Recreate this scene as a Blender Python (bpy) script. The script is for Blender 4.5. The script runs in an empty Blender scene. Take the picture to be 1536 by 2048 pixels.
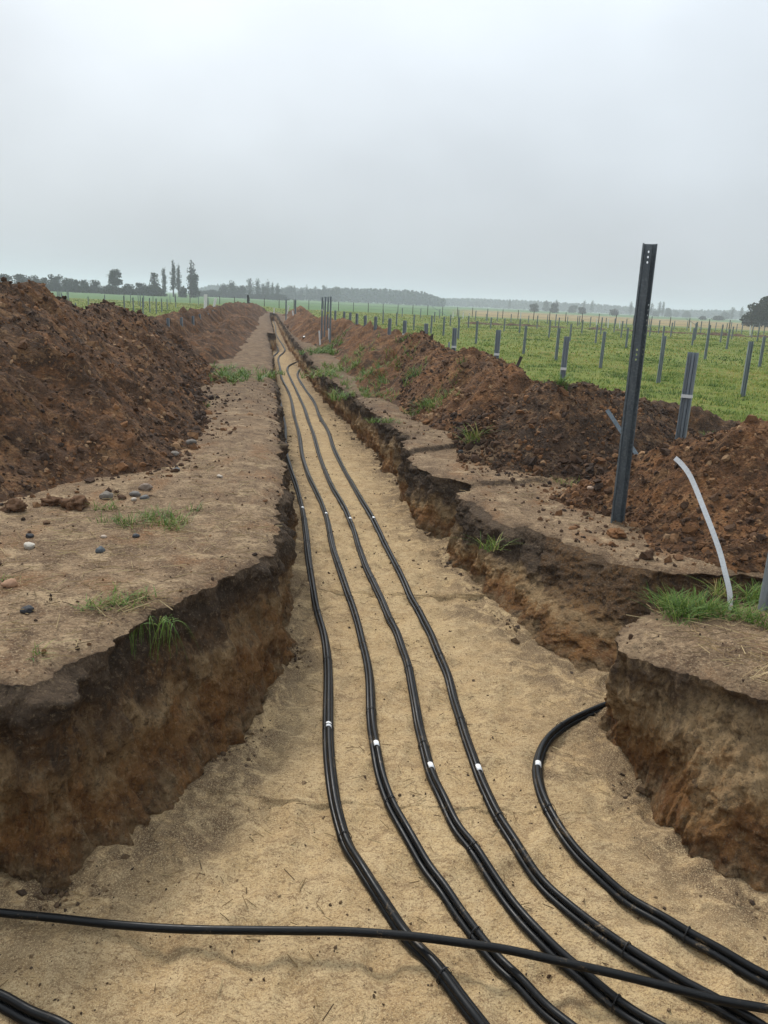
import bpy, math, random
import numpy as np
from mathutils import Vector, Matrix
from mathutils.kdtree import KDTree
from mathutils.geometry import delaunay_2d_cdt

random.seed(7)
RNG = np.random.default_rng(11)
S = bpy.context.scene
COL = S.collection

# ------------------------------------------------------------------ camera geometry
FPX, CAMH = 1550.0, 1.65
PITCH, ROLL = math.radians(15.18), math.radians(2.66)
_f = np.array([0, math.cos(PITCH), -math.sin(PITCH)])
_r = np.array([1.0, 0, 0])
_u = np.cross(_r, _f)
_X = math.cos(ROLL) * _r + math.sin(ROLL) * _u
_U = -math.sin(ROLL) * _r + math.cos(ROLL) * _u


def ray(px, py):
    return _f + _X * (px - 768) / FPX - _U * (py - 1024) / FPX


def at(px, py, z=0.0):                       # where a sight line meets the level z
    d = ray(px, py)
    t = (z - CAMH) / d[2]
    return np.array([t * d[0], t * d[1], z])


def at_y(px, py, y):                         # where a sight line meets the distance y
    d = ray(px, py)
    t = y / d[1]
    return np.array([t * d[0], y, CAMH + t * d[2]])


# ------------------------------------------------------------------ numpy noise
_perm = np.random.default_rng(3).permutation(256)
_perm = np.concatenate([_perm, _perm, _perm])
_g = np.random.default_rng(4).normal(size=(256, 3))
_g /= np.linalg.norm(_g, axis=1)[:, None]


def perlin(x, y, z=0.0):
    x, y, z = np.broadcast_arrays(np.asarray(x, float), np.asarray(y, float), np.asarray(z, float))
    xi, yi, zi = np.floor(x).astype(int), np.floor(y).astype(int), np.floor(z).astype(int)
    xf, yf, zf = x - xi, y - yi, z - zi
    u, v, w = [t * t * t * (t * (t * 6 - 15) + 10) for t in (xf, yf, zf)]
    xi, yi, zi = xi & 255, yi & 255, zi & 255

    def g(a, b, c):
        h = _perm[_perm[_perm[(xi + a) & 255] + ((yi + b) & 255)] + ((zi + c) & 255)]
        q = _g[h]
        return q[..., 0] * (xf - a) + q[..., 1] * (yf - b) + q[..., 2] * (zf - c)
    L = lambda a, b, t: a + (b - a) * t
    return 1.5 * L(L(L(g(0, 0, 0), g(1, 0, 0), u), L(g(0, 1, 0), g(1, 1, 0), u), v),
                   L(L(g(0, 0, 1), g(1, 0, 1), u), L(g(0, 1, 1), g(1, 1, 1), u), v), w)


def fbm(x, y, z=0.0, sc=1.0, o=4, gain=.5):
    s, a = 0.0, 1.0
    for i in range(o):
        s = s + a * perlin(np.asarray(x) * sc + 17.3 * i, np.asarray(y) * sc + 5.1 * i, np.asarray(z) * sc + 9.7 * i)
        sc *= 2.03
        a *= gain
    return s


def worley(x, y, z=0.0):                      # distance to the nearest of one jittered point per cell
    x, y, z = np.broadcast_arrays(np.asarray(x, float), np.asarray(y, float), np.asarray(z, float))
    xi, yi, zi = np.floor(x).astype(int), np.floor(y).astype(int), np.floor(z).astype(int)
    best = np.full(x.shape, 9.0)
    kz = (-1, 0, 1) if np.ptp(z) > 0 else (0,)
    for a in (-1, 0, 1):
        for b in (-1, 0, 1):
            for c in kz:
                h = _perm[_perm[_perm[(xi + a) & 255] + ((yi + b) & 255)] + ((zi + c) & 255)]
                jx, jy, jz = (_perm[h] / 255.0), (_perm[h + 91] / 255.0), (_perm[h + 173] / 255.0)
                d = (xi + a + jx - x) ** 2 + (yi + b + jy - y) ** 2 + ((zi + c + jz - z) ** 2 if len(kz) > 1 else 0)
                best = np.minimum(best, d * (.6 + .9 * jz))
    return np.sqrt(best)


def clods(x, y, z, sc):                       # rounded lumps with creases between, 0..1
    return np.clip(1.0 - worley(x * sc, y * sc, z * sc) * 1.25, 0, 1)


def sstep(a, b, x):
    t = np.clip((np.asarray(x, float) - a) / (b - a), 0, 1)
    return t * t * (3 - 2 * t)


# ------------------------------------------------------------------ mesh helpers
def np_mesh(name, V, F, mat=None, attrs=None, smooth=True):
    V = np.asarray(V, np.float32)
    F = np.asarray(F, np.int32)
    me = bpy.data.meshes.new(name)
    me.vertices.add(len(V))
    me.vertices.foreach_set('co', V.ravel())
    k = F.shape[1]
    me.loops.add(F.size)
    me.polygons.add(len(F))
    me.loops.foreach_set('vertex_index', F.ravel())
    me.polygons.foreach_set('loop_start', np.arange(0, F.size, k, dtype=np.int32))
    if attrs:
        for n, a in attrs.items():
            at_ = me.attributes.new(n, 'FLOAT', 'POINT')
            at_.data.foreach_set('value', np.asarray(a, np.float32).ravel())
    me.update(calc_edges=True)
    me.polygons.foreach_set('use_smooth', np.full(len(F), bool(smooth)))
    if mat:
        me.materials.append(mat)
    return me


def link(name, me, parent=None, loc=None):
    o = bpy.data.objects.new(name, me)
    COL.objects.link(o)
    if parent:
        o.parent = parent
    if loc is not None:
        o.location = loc
    return o


def tag(o, label=None, cat=None, group=None, kind=None):
    for k, v in (('label', label), ('category', cat), ('group', group), ('kind', kind)):
        if v:
            o[k] = v
    return o


def thing(name, label, cat, loc=(0, 0, 0), group=None):
    o = link(name, None, None, loc)
    return tag(o, label, cat, group)


def dup(o, parent=None):
    c = o.copy()
    COL.objects.link(c)
    c.parent = parent
    for ch in o.children:
        dup(ch, c)
    return c


class Geo:                                    # gathers vertices and faces of one mesh
    def __init__(s):
        s.V, s.F, s.A, s.n = [], [], [], 0

    def add(s, V, F, a=0.0):
        V = np.asarray(V, float)
        s.V.append(V)
        s.F.append(np.asarray(F, int) + s.n)
        s.A.append(np.full(len(V), a) if np.isscalar(a) else np.asarray(a, float))
        s.n += len(V)

    def mesh(s, name, mat, smooth=True, attr='tint'):
        return np_mesh(name, np.concatenate(s.V), np.concatenate(s.F), mat, {attr: np.concatenate(s.A)}, smooth)


def instances(bV, bF, P, R, SC, tint):        # copies of one small shape gathered into arrays
    n, m = len(P), len(bV)
    V = np.einsum('nij,mj->nmi', R, bV) * SC[:, None, None] if SC.ndim == 1 else np.einsum('nij,nmj->nmi', R, bV[None] * SC[:, None, :])
    V = (V + P[:, None, :]).reshape(-1, 3)
    F = (bF[None] + (np.arange(n) * m)[:, None, None]).reshape(-1, bF.shape[1])
    return V, F, np.repeat(tint, m)


def rand_rot(n, rng, upright=0.0):
    q = rng.normal(size=(n, 4))
    q /= np.linalg.norm(q, axis=1)[:, None]
    w, x, y, z = q.T
    return np.stack([1 - 2 * (y * y + z * z), 2 * (x * y - z * w), 2 * (x * z + y * w), 2 * (x * y + z * w), 1 - 2 * (x * x + z * z),
                     2 * (y * z - x * w), 2 * (x * z - y * w), 2 * (y * z + x * w), 1 - 2 * (x * x + y * y)], 1).reshape(n, 3, 3)


def yaw_rot(a):
    c, s, z, o = np.cos(a), np.sin(a), np.zeros_like(a), np.ones_like(a)
    return np.stack([c, -s, z, s, c, z, z, z, o], 1).reshape(-1, 3, 3)


def ico(sub, seed=0, amp=.25, sc=1.3):
    import bmesh
    bm = bmesh.new()
    bmesh.ops.create_icosphere(bm, subdivisions=sub, radius=1)
    V = np.array([v.co[:] for v in bm.verts])
    F = np.array([[v.index for v in f.verts] for f in bm.faces])
    bm.free()
    n = fbm(V[:, 0] + seed * 7.7, V[:, 1] + seed * 3.1, V[:, 2], sc, 3)
    return V * (1 + amp * n)[:, None], F


def tube(P, r, k=8, side=None, caps=True):    # tube along points, r may vary
    P = np.asarray(P, float)
    T = np.gradient(P, axis=0)
    T /= np.linalg.norm(T, axis=1)[:, None]
    up = np.array([0, 0, 1.0]) if side is None else np.asarray(side, float)
    A = np.cross(T, up)
    A /= np.linalg.norm(A, axis=1)[:, None] + 1e-9
    B = np.cross(A, T)
    th = np.arange(k) * 2 * math.pi / k
    r = np.broadcast_to(np.asarray(r, float), (len(P),))
    V = P[:, None] + r[:, None, None] * (np.cos(th)[None, :, None] * A[:, None] + np.sin(th)[None, :, None] * B[:, None])
    V = V.reshape(-1, 3)
    i = np.arange(len(P) - 1)[:, None] * k
    j = np.arange(k)[None]
    j2 = (j + 1) % k
    F = np.stack([i + j, i + j2, i + k + j2, i + k + j], -1).reshape(-1, 4)
    return V, F


def catmull(P, ds=None, n=8):
    P = np.asarray(P, float)
    Q = np.vstack([2 * P[0] - P[1], P, 2 * P[-1] - P[-2]])
    out = []
    for i in range(1, len(Q) - 2):
        t = np.linspace(0, 1, n, endpoint=False)[:, None]
        p0, p1, p2, p3 = Q[i - 1], Q[i], Q[i + 1], Q[i + 2]
        out.append(.5 * (2 * p1 + (p2 - p0) * t + (2 * p0 - 5 * p1 + 4 * p2 - p3) * t ** 2 + (3 * p1 - p0 - 3 * p2 + p3) * t ** 3))
    out.append(P[-1:])
    return np.vstack(out)


# ------------------------------------------------------------------ node helpers
class NT:
    def __init__(s, name):
        s.m = bpy.data.materials.new(name)
        s.m.use_nodes = True
        s.t = s.m.node_tree
        s.b = s.t.nodes['Principled BSDF']
        s.out = s.t.nodes['Material Output']
        s.b.inputs['Specular IOR Level'].default_value = .25
        s._c = None

    def n(s, typ, ins=None, **kw):
        nd = s.t.nodes.new(typ)
        for k, v in kw.items():
            setattr(nd, k, v)
        for k, v in (ins or {}).items():
            s.set(nd.inputs[k], v)
        return nd

    def set(s, sock, v):
        if isinstance(v, bpy.types.NodeSocket):
            s.t.links.new(v, sock)
        elif isinstance(v, (tuple, list)) and len(v) == 3 and sock.type == 'RGBA':
            sock.default_value = (*v, 1)
        else:
            sock.default_value = v

    @property
    def co(s):
        if s._c is None:
            s._c = s.n('ShaderNodeTexCoord').outputs['Object']
        return s._c

    def scaled(s, sc, co=None):
        return s.n('ShaderNodeMapping', {0: co or s.co, 3: sc}).outputs[0]

    def noise(s, scale, detail=4, rough=.55, co=None, dist=0.0):
        return s.n('ShaderNodeTexNoise', {'Vector': co or s.co, 'Scale': scale, 'Detail': detail, 'Roughness': rough, 'Distortion': dist}).outputs[0]

    def voro(s, scale, co=None, feat='F1', out='Distance'):
        return s.n('ShaderNodeTexVoronoi', {'Vector': co or s.co, 'Scale': scale}, feature=feat).outputs[out]

    def ramp(s, fac, stops):
        nd = s.n('ShaderNodeValToRGB', {0: fac})
        e = nd.color_ramp.elements
        while len(e) < len(stops):
            e.new(.5)
        for el, (p, c) in zip(e, stops):
            el.position = p
            el.color = (*c, 1) if isinstance(c, (tuple, list)) else (c, c, c, 1)
        return nd.outputs[0]

    def rng(s, v, a, b, c=0.0, d=1.0):
        return s.n('ShaderNodeMapRange', {0: v, 1: a, 2: b, 3: c, 4: d}).outputs[0]

    def mix(s, f, a, b, mode='MIX'):
        nd = s.n('ShaderNodeMix', data_type='RGBA', blend_type=mode)
        s.set(nd.inputs[0], f)
        s.set(nd.inputs[6], a)
        s.set(nd.inputs[7], b)
        return nd.outputs[2]

    def math(s, op, a, b=0.0, c=0.0):
        return s.n('ShaderNodeMath', {0: a, 1: b, 2: c}, operation=op).outputs[0]

    def attr(s, name):
        return s.n('ShaderNodeAttribute', attribute_name=name).outputs['Fac']

    def bump(s, h, strength, dist, prev=None):
        ins = {'Height': h, 'Strength': strength, 'Distance': dist}
        if prev:
            ins['Normal'] = prev
        return s.n('ShaderNodeBump', ins).outputs[0]

    def done(s, color, rough=.95, normal=None, spec=None, metal=None):
        s.set(s.b.inputs['Base Color'], color)
        s.set(s.b.inputs['Roughness'], rough)
        if normal:
            s.set(s.b.inputs['Normal'], normal)
        if spec is not None:
            s.b.inputs['Specular IOR Level'].default_value = spec
        if metal is not None:
            s.set(s.b.inputs['Metallic'], metal)
        return s.m


# ------------------------------------------------------------------ terrain functions
FLOOR = -.95


def xc(y):                                    # middle line of the trench
    return -.153 * np.asarray(y, float) + .28


def bench_base(x, y):
    x, y = np.asarray(x, float), np.asarray(y, float)
    u = x - xc(y)
    r = np.hypot(x, y)
    z = -.2 * sstep(-.7, .9, u) * sstep(1.0, 2.2, y + 0 * x)
    # two low steps where the turf was peeled off the right bank
    s1 = (y - (9.9 + .9 * (x - .2))) + .12 * fbm(x, y, 2.2, 2.5, 2)
    s2 = (y - (8.4 + .35 * (x - .7))) + .12 * fbm(x, y, 7.2, 2.5, 2)
    right = sstep(.3, .9, u) * (1 - sstep(5, 6, u))
    z = z - .065 * right * (1 - sstep(0, .08, s1)) - .055 * right * (1 - sstep(0, .08, s2))
    z = z + .18 * right * (1 - sstep(4.9, 5.3, y))
    return z


def bench_z(x, y):
    x, y = np.asarray(x, float), np.asarray(y, float)
    r = np.hypot(x, y)
    z = bench_base(x, y)
    near = 1 - sstep(40, 120, r)
    z = z + .022 * fbm(x, y, 0, 1.1, 3) * near + .010 * fbm(x, y, 3, 6, 3) * (1 - sstep(10, 25, r))
    z = z + .05 * fbm(x, y, 5, .12, 2) * sstep(14, 40, r) * (1 - sstep(60, 140, r))
    return z


def seg_field(x, y, ridge):                   # best (height, distance) over a ridge polyline
    best = np.full(np.shape(x), -9.0)
    R = np.asarray(ridge, float)
    for a, b in zip(R[:-1], R[1:]):
        d = b[:2] - a[:2]
        t = np.clip(((x - a[0]) * d[0] + (y - a[1]) * d[1]) / (d @ d), 0, 1)
        dist = np.hypot(x - a[0] - t * d[0], y - a[1] - t * d[1])
        h = a[2] + t * (b[2] - a[2])
        sl = a[3] + t * (b[3] - a[3])
        v = h - sl * (np.sqrt(dist ** 2 + .12 ** 2) - .12)
        best = np.maximum(best, v)
    return best


LEFT_RIDGE = [(-5.2, 6.7, 1.45, .66), (-4.85, 8.1, 1.74, .66), (-4.85, 10.3, 1.58, .69), (-5.0, 12, 1.47, .74), (-5.15, 13.2, 1.26, .72), (-5.4, 15, 1.36, .72),
              (-5.5, 16.6, 1.14, .72), (-5.9, 18.5, .84, .60), (-6.2, 21, .90, .50), (-6.6, 24, .90, .50), (-7.45, 30, .86, .5), (-8.3, 36, .88, .5),
              (-9.6, 45, 1.0, .55), (-11.6, 60, .95, .7), (-13.6, 76, .86, .75), (-14.3, 85, .6, .8)]
RIGHT_RIDGE = [(-7.3, 60, .42, .8), (-5.7, 50, .58, .75), (-3.66, 40, .60, .75), (-1.7, 32, .68, .72), (-.26, 25, .70, .72), (.59, 19, .73, .72), (1.0, 16, .72, .72),
               (1.35, 15, .72, .7), (1.78, 13.5, .72, .7), (2.0, 12.4, .66, .7)]
DARK_RIDGE = [(2.15, 11.2, .62, .75), (2.26, 10.5, .74, .68), (2.6, 10.6, .70, .66), (3.15, 11.4, .48, .6), (4.05, 12.2, .34, .55), (4.85, 12.1, .18, .5), (5.4, 12, .06, .5)]
NEAR_RIDGE = [(3.2, 7.65, -.25, .6), (3.42, 7.65, .42, .74), (3.62, 7.6, .72, .66), (4.4, 7.8, .80, .70), (6.0, 8.1, .82, .70)]
FAR_RIDGE = [(-9.7, 81, .75, .7), (-9.0, 79, .7, .7)]


def heap_z(x, y, ridge, seed=0.0, amp=1.0, clod=1.0):
    x, y = np.asarray(x, float), np.asarray(y, float)
    wx = x + .22 * amp * fbm(x, y, seed, .9, 2)
    wy = y + .22 * amp * fbm(x, y, seed + 30, .9, 2)
    z = seg_field(wx, wy, ridge)
    if ridge is NEAR_RIDGE:
        z = z - .32 * np.exp(-((x - 2.2) ** 2 + (y - 7.3) ** 2) / .62 ** 2)
    if ridge is LEFT_RIDGE:
        lx = np.interp(y, [19, 20.5, 22.5, 25, 29, 33, 37, 41, 45], [-5.3, -5.62, -5.77, -6.05, -6.76, -7.37, -8.02, -8.63, -9.26])
        z = z - .30 * np.exp(-((x - lx - .10) / .42) ** 2) * sstep(18.5, 20.3, y) * (1 - sstep(45, 50, y))
    up = np.clip((z - bench_base(x, y)) / .35, 0, 1)
    r = np.hypot(x, y)
    z = z + ((.19 if ridge is RIGHT_RIDGE else .11) * fbm(x, y, seed, 1.1, 3) + .055 * fbm(x, y, seed + 8, 5, 2)) * (.15 + .85 * up) * amp
    qx, qy = x + .03 * perlin(x * 12, y * 12, 1.5), y + .03 * perlin(x * 12, y * 12, 7.5)
    b1 = .075 * clods(qx, qy, 0.0, 6.5) * sstep(-.1, .4, fbm(x, y, seed + 21, 2.0, 2)) + .03 * np.abs(perlin(x * 9, y * 9, seed + 2))
    b2 = .042 * clods(qx, qy, 0.0, 15.0)
    b3 = .022 * clods(x, y, 0.0, 33.0)
    nz = 1 - sstep(25, 70, r)
    rill = .05 * fbm(y * 2.2 + .25 * x, x * .5, seed + 3, 1.6, 3) if ridge is LEFT_RIDGE else 0.0
    patch = .35 + .9 * sstep(-.25, .35, fbm(x, y, seed + 12, 1.1, 2))
    b1 = b1 + .16 * clods(qx, qy, 0.0, 2.1) * sstep(13, 22, r)
    z = z + clod * (b1 * patch + (b2 + b3) * nz * patch + rill - .02) * (.25 + .75 * up)
    return z


# ------------------------------------------------------------------ trench outline: (rim x, rim y, base x, base y)
def px_r(px, py, z=-.2):
    p = at(px, py, z)
    return p[0], p[1]


RB = np.array([at(a, b, FLOOR)[:2] for a, b in [(611, 744), (645, 796), (690, 837), (731, 891), (765, 932), (796, 990), (826, 1045), (864, 1093), (884, 1106), (919, 1154), (960, 1178), (987, 1226)]])
RR = np.array([at(a, b, z)[:2] for a, b, z in [(600, 690, -.2), (645, 748, -.2), (703, 785, -.2), (751, 826, -.2), (796, 860, -.22), (797, 885, -.26),
                                               (854, 943, -.26), (902, 955, -.28), (915, 984, -.32), (946, 1000, -.32), (1031, 1055, -.32)]])
rbx = lambda y: np.interp(y, RB[::-1, 1], RB[::-1, 0])
pairs = [(-13.62, 88, -13.5, 87.8), (-9.9, 64, -9.6, 64), (-5.85, 39.3, -5.62, 39.0), (-5.85, 38.6, -5.66, 38.35), (-6.12, 38.4, -5.95, 38.1),
         (-3.85, 25.4, -3.73, 25.2), (-2.95, 19.56, -2.84, 19.5), (-1.46, 10.25, -1.37, 10.2), (-.99, 7.26, -.93, 7.2), (-.78, 5.75, -.72, 5.7), (-.70, 5.1, -.63, 5.0),
         (-.88, 4.6, -.72, 4.45), (-1.03, 4.23, -.84, 4.1), (-1.2, 3.95, -1.0, 3.65), (-1.3, 3.5, -1.14, 3.32), (-1.42, 3.16, -1.30, 2.98), (-1.47, 3.06, -1.36, 2.87), (-1.52, 3.02, -1.40, 2.85),
         (-1.62, 3.01, -1.52, 2.91), (-2.6, 3.03, -2.6, 2.95), (-9, 3.1, -9, 3.0), (-9, 1.15, -8.9, 1.3), (-3, 1.1, -3, 1.25), (3, 1.1, 3, 1.25), (9, 1.1, 8.9, 1.25), (9, 3.4, 9, 3.0),
         (3.2, 3.44, 3.2, 3.0), (2.1, 3.46, 1.95, 2.96), (1.84, 3.62, 1.74, 3.02), (1.74, 3.82, 1.62, 3.32), (1.58, 3.92, 1.50, 3.9), (1.41, 4.06, 1.46, 4.18),
         (1.40, 4.28, 1.44, 4.56), (1.56, 4.56, 1.62, 4.78), (1.95, 4.78, 1.98, 4.84), (2.6, 4.85, 2.6, 4.9), (7, 4.95, 7, 5.0), (7, 5.90, 7, 5.5), (3.3, 5.92, 3.3, 5.45), (2.4, 5.92, 2.35, 5.35),
         (2.02, 6.05, 1.9, 5.22), (1.87, 6.2, 1.66, 5.15), (1.72, 6.4, 1.44, 5.22), (1.58, 6.68, 1.28, 5.5), (1.45, 6.9, 1.19, 5.8), (1.38, 7.12, 1.12, 6.15), (1.25, 7.0, 1.0, 6.4)]
for (x, y) in RR[::-1][0:]:
    yb = y - (.35 if y < 8.5 else .1)
    pairs.append((x, y, min(rbx(yb), x + .12), yb))
    if 8.0 < y < 8.4:
        pairs += [(x + .03, y + .10, x - .02, y - .02), (.99, 8.50, .84, 8.22), (.90, 8.64, .76, 8.42)]
    if 10.6 < y < 11.0:
        pairs += [(.32, 10.98, .28, 10.75), (.30, 11.3, .24, 11.05)]
pairs[-1] = (RR[0][0], RR[0][1], RR[0][0] - .05, 31.5)
pairs += [(-4.75, 38.3, -4.8, 38.2), (-4.92, 39.0, -5.08, 38.8), (-9.0, 64, -9.1, 64), (-12.8, 88, -12.95, 87.8)]
PR = np.array(pairs, float)


def chaikin(P, it=2):
    for _ in range(it):
        Q = np.roll(P, -1, 0)
        P = np.stack([.8 * P + .2 * Q, .2 * P + .8 * Q], 1).reshape(-1, P.shape[1])
    return P


PR = chaikin(PR, 2)
pts = []
for a, b in zip(PR, np.roll(PR, -1, 0)):
    L = max(np.hypot(*(b - a)[:2]), np.hypot(*(b - a)[2:]))
    r = max(1.0, np.hypot(*a[2:]))
    hid = abs(a[0]) > 3.4 and a[1] < 7
    ds = .15 if hid else min(max(.0036 * r, .011), .35)
    n = max(1, int(L / ds))
    t = np.arange(n)[:, None] / n
    pts.append(a + t * (b - a))
OUT = np.vstack(pts)
# crumble the rim and the foot
Tn = np.roll(OUT, -3, 0)[:, :2] - np.roll(OUT, 3, 0)[:, :2]
Tn /= np.linalg.norm(Tn, axis=1)[:, None] + 1e-9
NRM = np.stack([-Tn[:, 1], Tn[:, 0]], 1)      # the side toward the hole
cx, cy = OUT[:, 0], OUT[:, 1]
_in = NRM[np.argmin(np.hypot(cx + 1.46, cy - 10.25))]
if _in[0] < 0:
    NRM = -NRM
k0 = .055 * fbm(cx, cy, 1.0, 1.6, 2) + .045 * fbm(cx, cy, 4.0, 6, 4, .65)
OUT[:, :2] += NRM * k0[:, None]
OUT[:, 2:] += NRM * (.05 * fbm(cx, cy, 9.0, 2.2, 3))[:, None]
RIM = OUT[:, :2]
BASE = OUT[:, 2:]
def blockness(x, y):
    x, y = np.asarray(x, float), np.asarray(y, float)
    return sstep(3.2, 3.45, y) * (1 - sstep(4.75, 4.95, y)) * sstep(1.1, 1.3, x) * (1 - sstep(2.3, 3.0, x))


RIMZ = bench_z(RIM[:, 0], RIM[:, 1]) - .03 - .045 * blockness(RIM[:, 0], RIM[:, 1])
NR = len(RIM)


def kd(P):
    t = KDTree(len(P))
    for i, p in enumerate(P):
        t.insert((p[0], p[1], 0), i)
    t.balance()
    return t


KR, KB = kd(RIM), kd(BASE)
dist_to = lambda K, P: np.array([K.find((p[0], p[1], 0))[2] for p in P])


def inside(P, poly):
    x, y = P[:, 0], P[:, 1]
    c = np.zeros(len(P), bool)
    x1, y1 = poly[:, 0], poly[:, 1]
    x2, y2 = np.roll(x1, -1), np.roll(y1, -1)
    for i in range(0, len(poly)):
        if y1[i] == y2[i]:
            continue
        m = (y1[i] > y) != (y2[i] > y)
        if m.any():
            c[m] ^= x[m] < (x2[i] - x1[i]) * (y[m] - y1[i]) / (y2[i] - y1[i]) + x1[i]
    return c


# ------------------------------------------------------------------ materials
def soil_bump(k, s=1.0, big=.03):
    h1 = k.noise(14, 6, .65)
    h2 = k.noise(70, 5, .7)
    v = k.voro(38)
    b = k.bump(h1, .8 * s, big)
    b = k.bump(v, .5 * s, .02, b)
    return k.bump(h2, .8 * s, .012, b)


def m_heap(name, dark, mid, warm, pale, f=0.0):
    k = NT(name)
    big = k.noise(.9, 4, .6, dist=.6)
    med = k.noise(4.5, 6, .68, dist=.4)
    fine = k.noise(26, 5, .7)
    streak = k.noise(3.2, 5, .65, k.scaled((1.0, 1.0, .35)), .5)
    c = k.mix(k.rng(big, .38 + f, .62 + f), dark, mid)
    c = k.mix(k.rng(k.math('ADD', k.math('MULTIPLY', med, .6), k.math('MULTIPLY', streak, .4)), .49, .62), c, warm)
    c = k.mix(k.rng(k.noise(1.9, 5, .7, dist=1.0), .52, .64, 0, .75), c, k.mix(.5, dark, (.03, .02, .014)))
    c = k.mix(k.rng(k.noise(2.7, 5, .7, k.scaled((.5, 1.3, .6)), 1.0), .54, .64, 0, .7), c, k.mix(.55, warm, pale))
    c = k.mix(k.rng(k.noise(11, 5, .7, dist=1.0), .57, .68), c, pale)
    c = k.mix(k.rng(k.noise(38, 5, .75), .56, .68, 0, .7), c, warm)
    c = k.mix(k.rng(fine, .45, .70, 0, .85), c, k.mix(.5, dark, (.012, .007, .004)))
    c = k.mix(k.rng(k.noise(60, 3, .6), .62, .75, 0, .55), c, pale)
    return k.done(c, .97, soil_bump(k, 1.0, .05), .15)


M_HEAP_L = m_heap('red_brown_soil', (.050, .031, .020), (.108, .056, .030), (.20, .092, .038), (.27, .165, .085), .02)
M_HEAP_R = m_heap('rusty_soil', (.058, .034, .021), (.145, .069, .032), (.25, .115, .046), (.32, .195, .10), -.01)
M_HEAP_D = m_heap('dark_soil', (.042, .029, .021), (.092, .054, .033), (.18, .094, .044), (.25, .16, .09), .04)


def m_ground():
    k = NT('ground_soil_and_field')
    n1 = k.noise(1.3, 5, .6, dist=.7)
    n2 = k.noise(6, 6, .68, dist=.5)
    n3 = k.noise(40, 5, .72)
    c = k.mix(k.rng(n1, .36, .64), (.30, .208, .122), (.185, .118, .068))
    c = k.mix(k.rng(n2, .44, .60, 0, .9), c, (.095, .057, .033))
    c = k.mix(k.rng(k.noise(2.6, 4, .6, k.scaled((1, .6, 1))), .52, .66, 0, .75), c, (.20, .098, .042))
    c = k.mix(k.rng(k.noise(3.7, 4, .6), .56, .66, 0, .75), c, (.42, .305, .18))
    c = k.mix(k.rng(k.noise(14, 7, .78, k.scaled((1, 1.3, 1)), .8), .54, .66, 0, .8), c, (.075, .046, .028))
    c = k.mix(k.rng(n3, .48, .68, 0, .8), c, (.075, .047, .029))
    c = k.mix(k.rng(k.noise(80, 4, .75), .52, .62, 0, .7), c, (.42, .31, .19))
    c = k.mix(k.rng(k.noise(22, 7, .8, k.scaled((1, 1.6, 1))), .54, .61, 0, .85), c, (.065, .040, .025))
    c = k.mix(k.rng(k.noise(60, 5, .8), .55, .62, 0, .8), c, (.060, .038, .024))
    c = k.mix(k.rng(k.noise(170, 2, .6), .62, .75, 0, .5), c, (.45, .36, .25))
    # bare dark topsoil on the small steep steps
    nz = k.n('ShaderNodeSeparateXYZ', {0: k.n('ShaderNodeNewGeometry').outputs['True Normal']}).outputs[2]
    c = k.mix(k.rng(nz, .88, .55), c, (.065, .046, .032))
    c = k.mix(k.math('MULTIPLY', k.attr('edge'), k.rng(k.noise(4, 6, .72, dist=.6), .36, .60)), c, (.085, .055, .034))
    # the field
    g1 = k.noise(.35, 6, .65)
    g2 = k.noise(3.0, 6, .7)
    g3 = k.noise(9, 5, .75)
    gr = k.mix(k.rng(g1, .35, .65), (.095, .15, .022), (.15, .175, .032))
    gr = k.mix(k.rng(g2, .48, .66, 0, .8), gr, (.22, .18, .06))
    gr = k.mix(k.rng(g3, .5, .7, 0, .7), gr, (.045, .055, .016))
    gr = k.mix(k.attr('crop'), gr, (.085, .15, .055))
    gr = k.mix(k.attr('stubble'), gr, (.25, .19, .09))
    c = k.mix(k.rng(k.math('ADD', k.attr('field'), k.math('MULTIPLY', k.math('SUBTRACT', n2, .5), .6)), .4, .6), c, gr)
    return k.done(c, .97, soil_bump(k, .8, .02), .15)


def m_sand():
    k = NT('trench_sand')
    n1 = k.noise(1.5, 5, .6, dist=.6)
    n2 = k.noise(7, 6, .65, dist=.6)
    c = k.mix(k.rng(n1, .35, .65), (.51, .36, .18), (.39, .26, .125))
    c = k.mix(k.rng(n2, .42, .62, 0, .7), c, (.56, .42, .235))
    c = k.mix(k.rng(k.noise(4, 7, .75, k.scaled((1, 1.7, 1)), 1.0), .53, .66, 0, .8), c, (.18, .11, .055))
    c = k.mix(k.rng(k.noise(17, 7, .8, k.scaled((1, 1.5, 1)), .8), .54, .61, 0, .85), c, (.15, .088, .043))
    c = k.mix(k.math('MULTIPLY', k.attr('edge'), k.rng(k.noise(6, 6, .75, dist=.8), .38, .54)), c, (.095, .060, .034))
    c = k.mix(k.rng(k.noise(95, 4, .75), .50, .60, 0, .75), c, (.20, .122, .062))
    c = k.mix(k.rng(k.noise(150, 3, .7), .52, .62, 0, .65), c, (.58, .44, .25))
    c = k.mix(k.rng(k.noise(45, 6, .8, k.scaled((1, 1.8, 1))), .55, .62, 0, .85), c, (.12, .072, .037))
    c = k.mix(k.rng(k.noise(330, 3, .7), .5, .72, 0, .6), c, (.15, .092, .048))
    c = k.mix(k.rng(k.noise(420, 2, .6), .56, .72, 0, .6), c, (.60, .48, .31))
    c = k.mix(k.rng(k.voro(55), .09, .05, 0, .8), c, (.10, .062, .035))
    b = k.bump(k.noise(9, 6, .65), .7, .03)
    b = k.bump(k.noise(45, 5, .7), .7, .012, b)
    b = k.bump(k.noise(300, 2, .6), .6, .003, b)
    return k.done(c, .97, b, .15)


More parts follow.
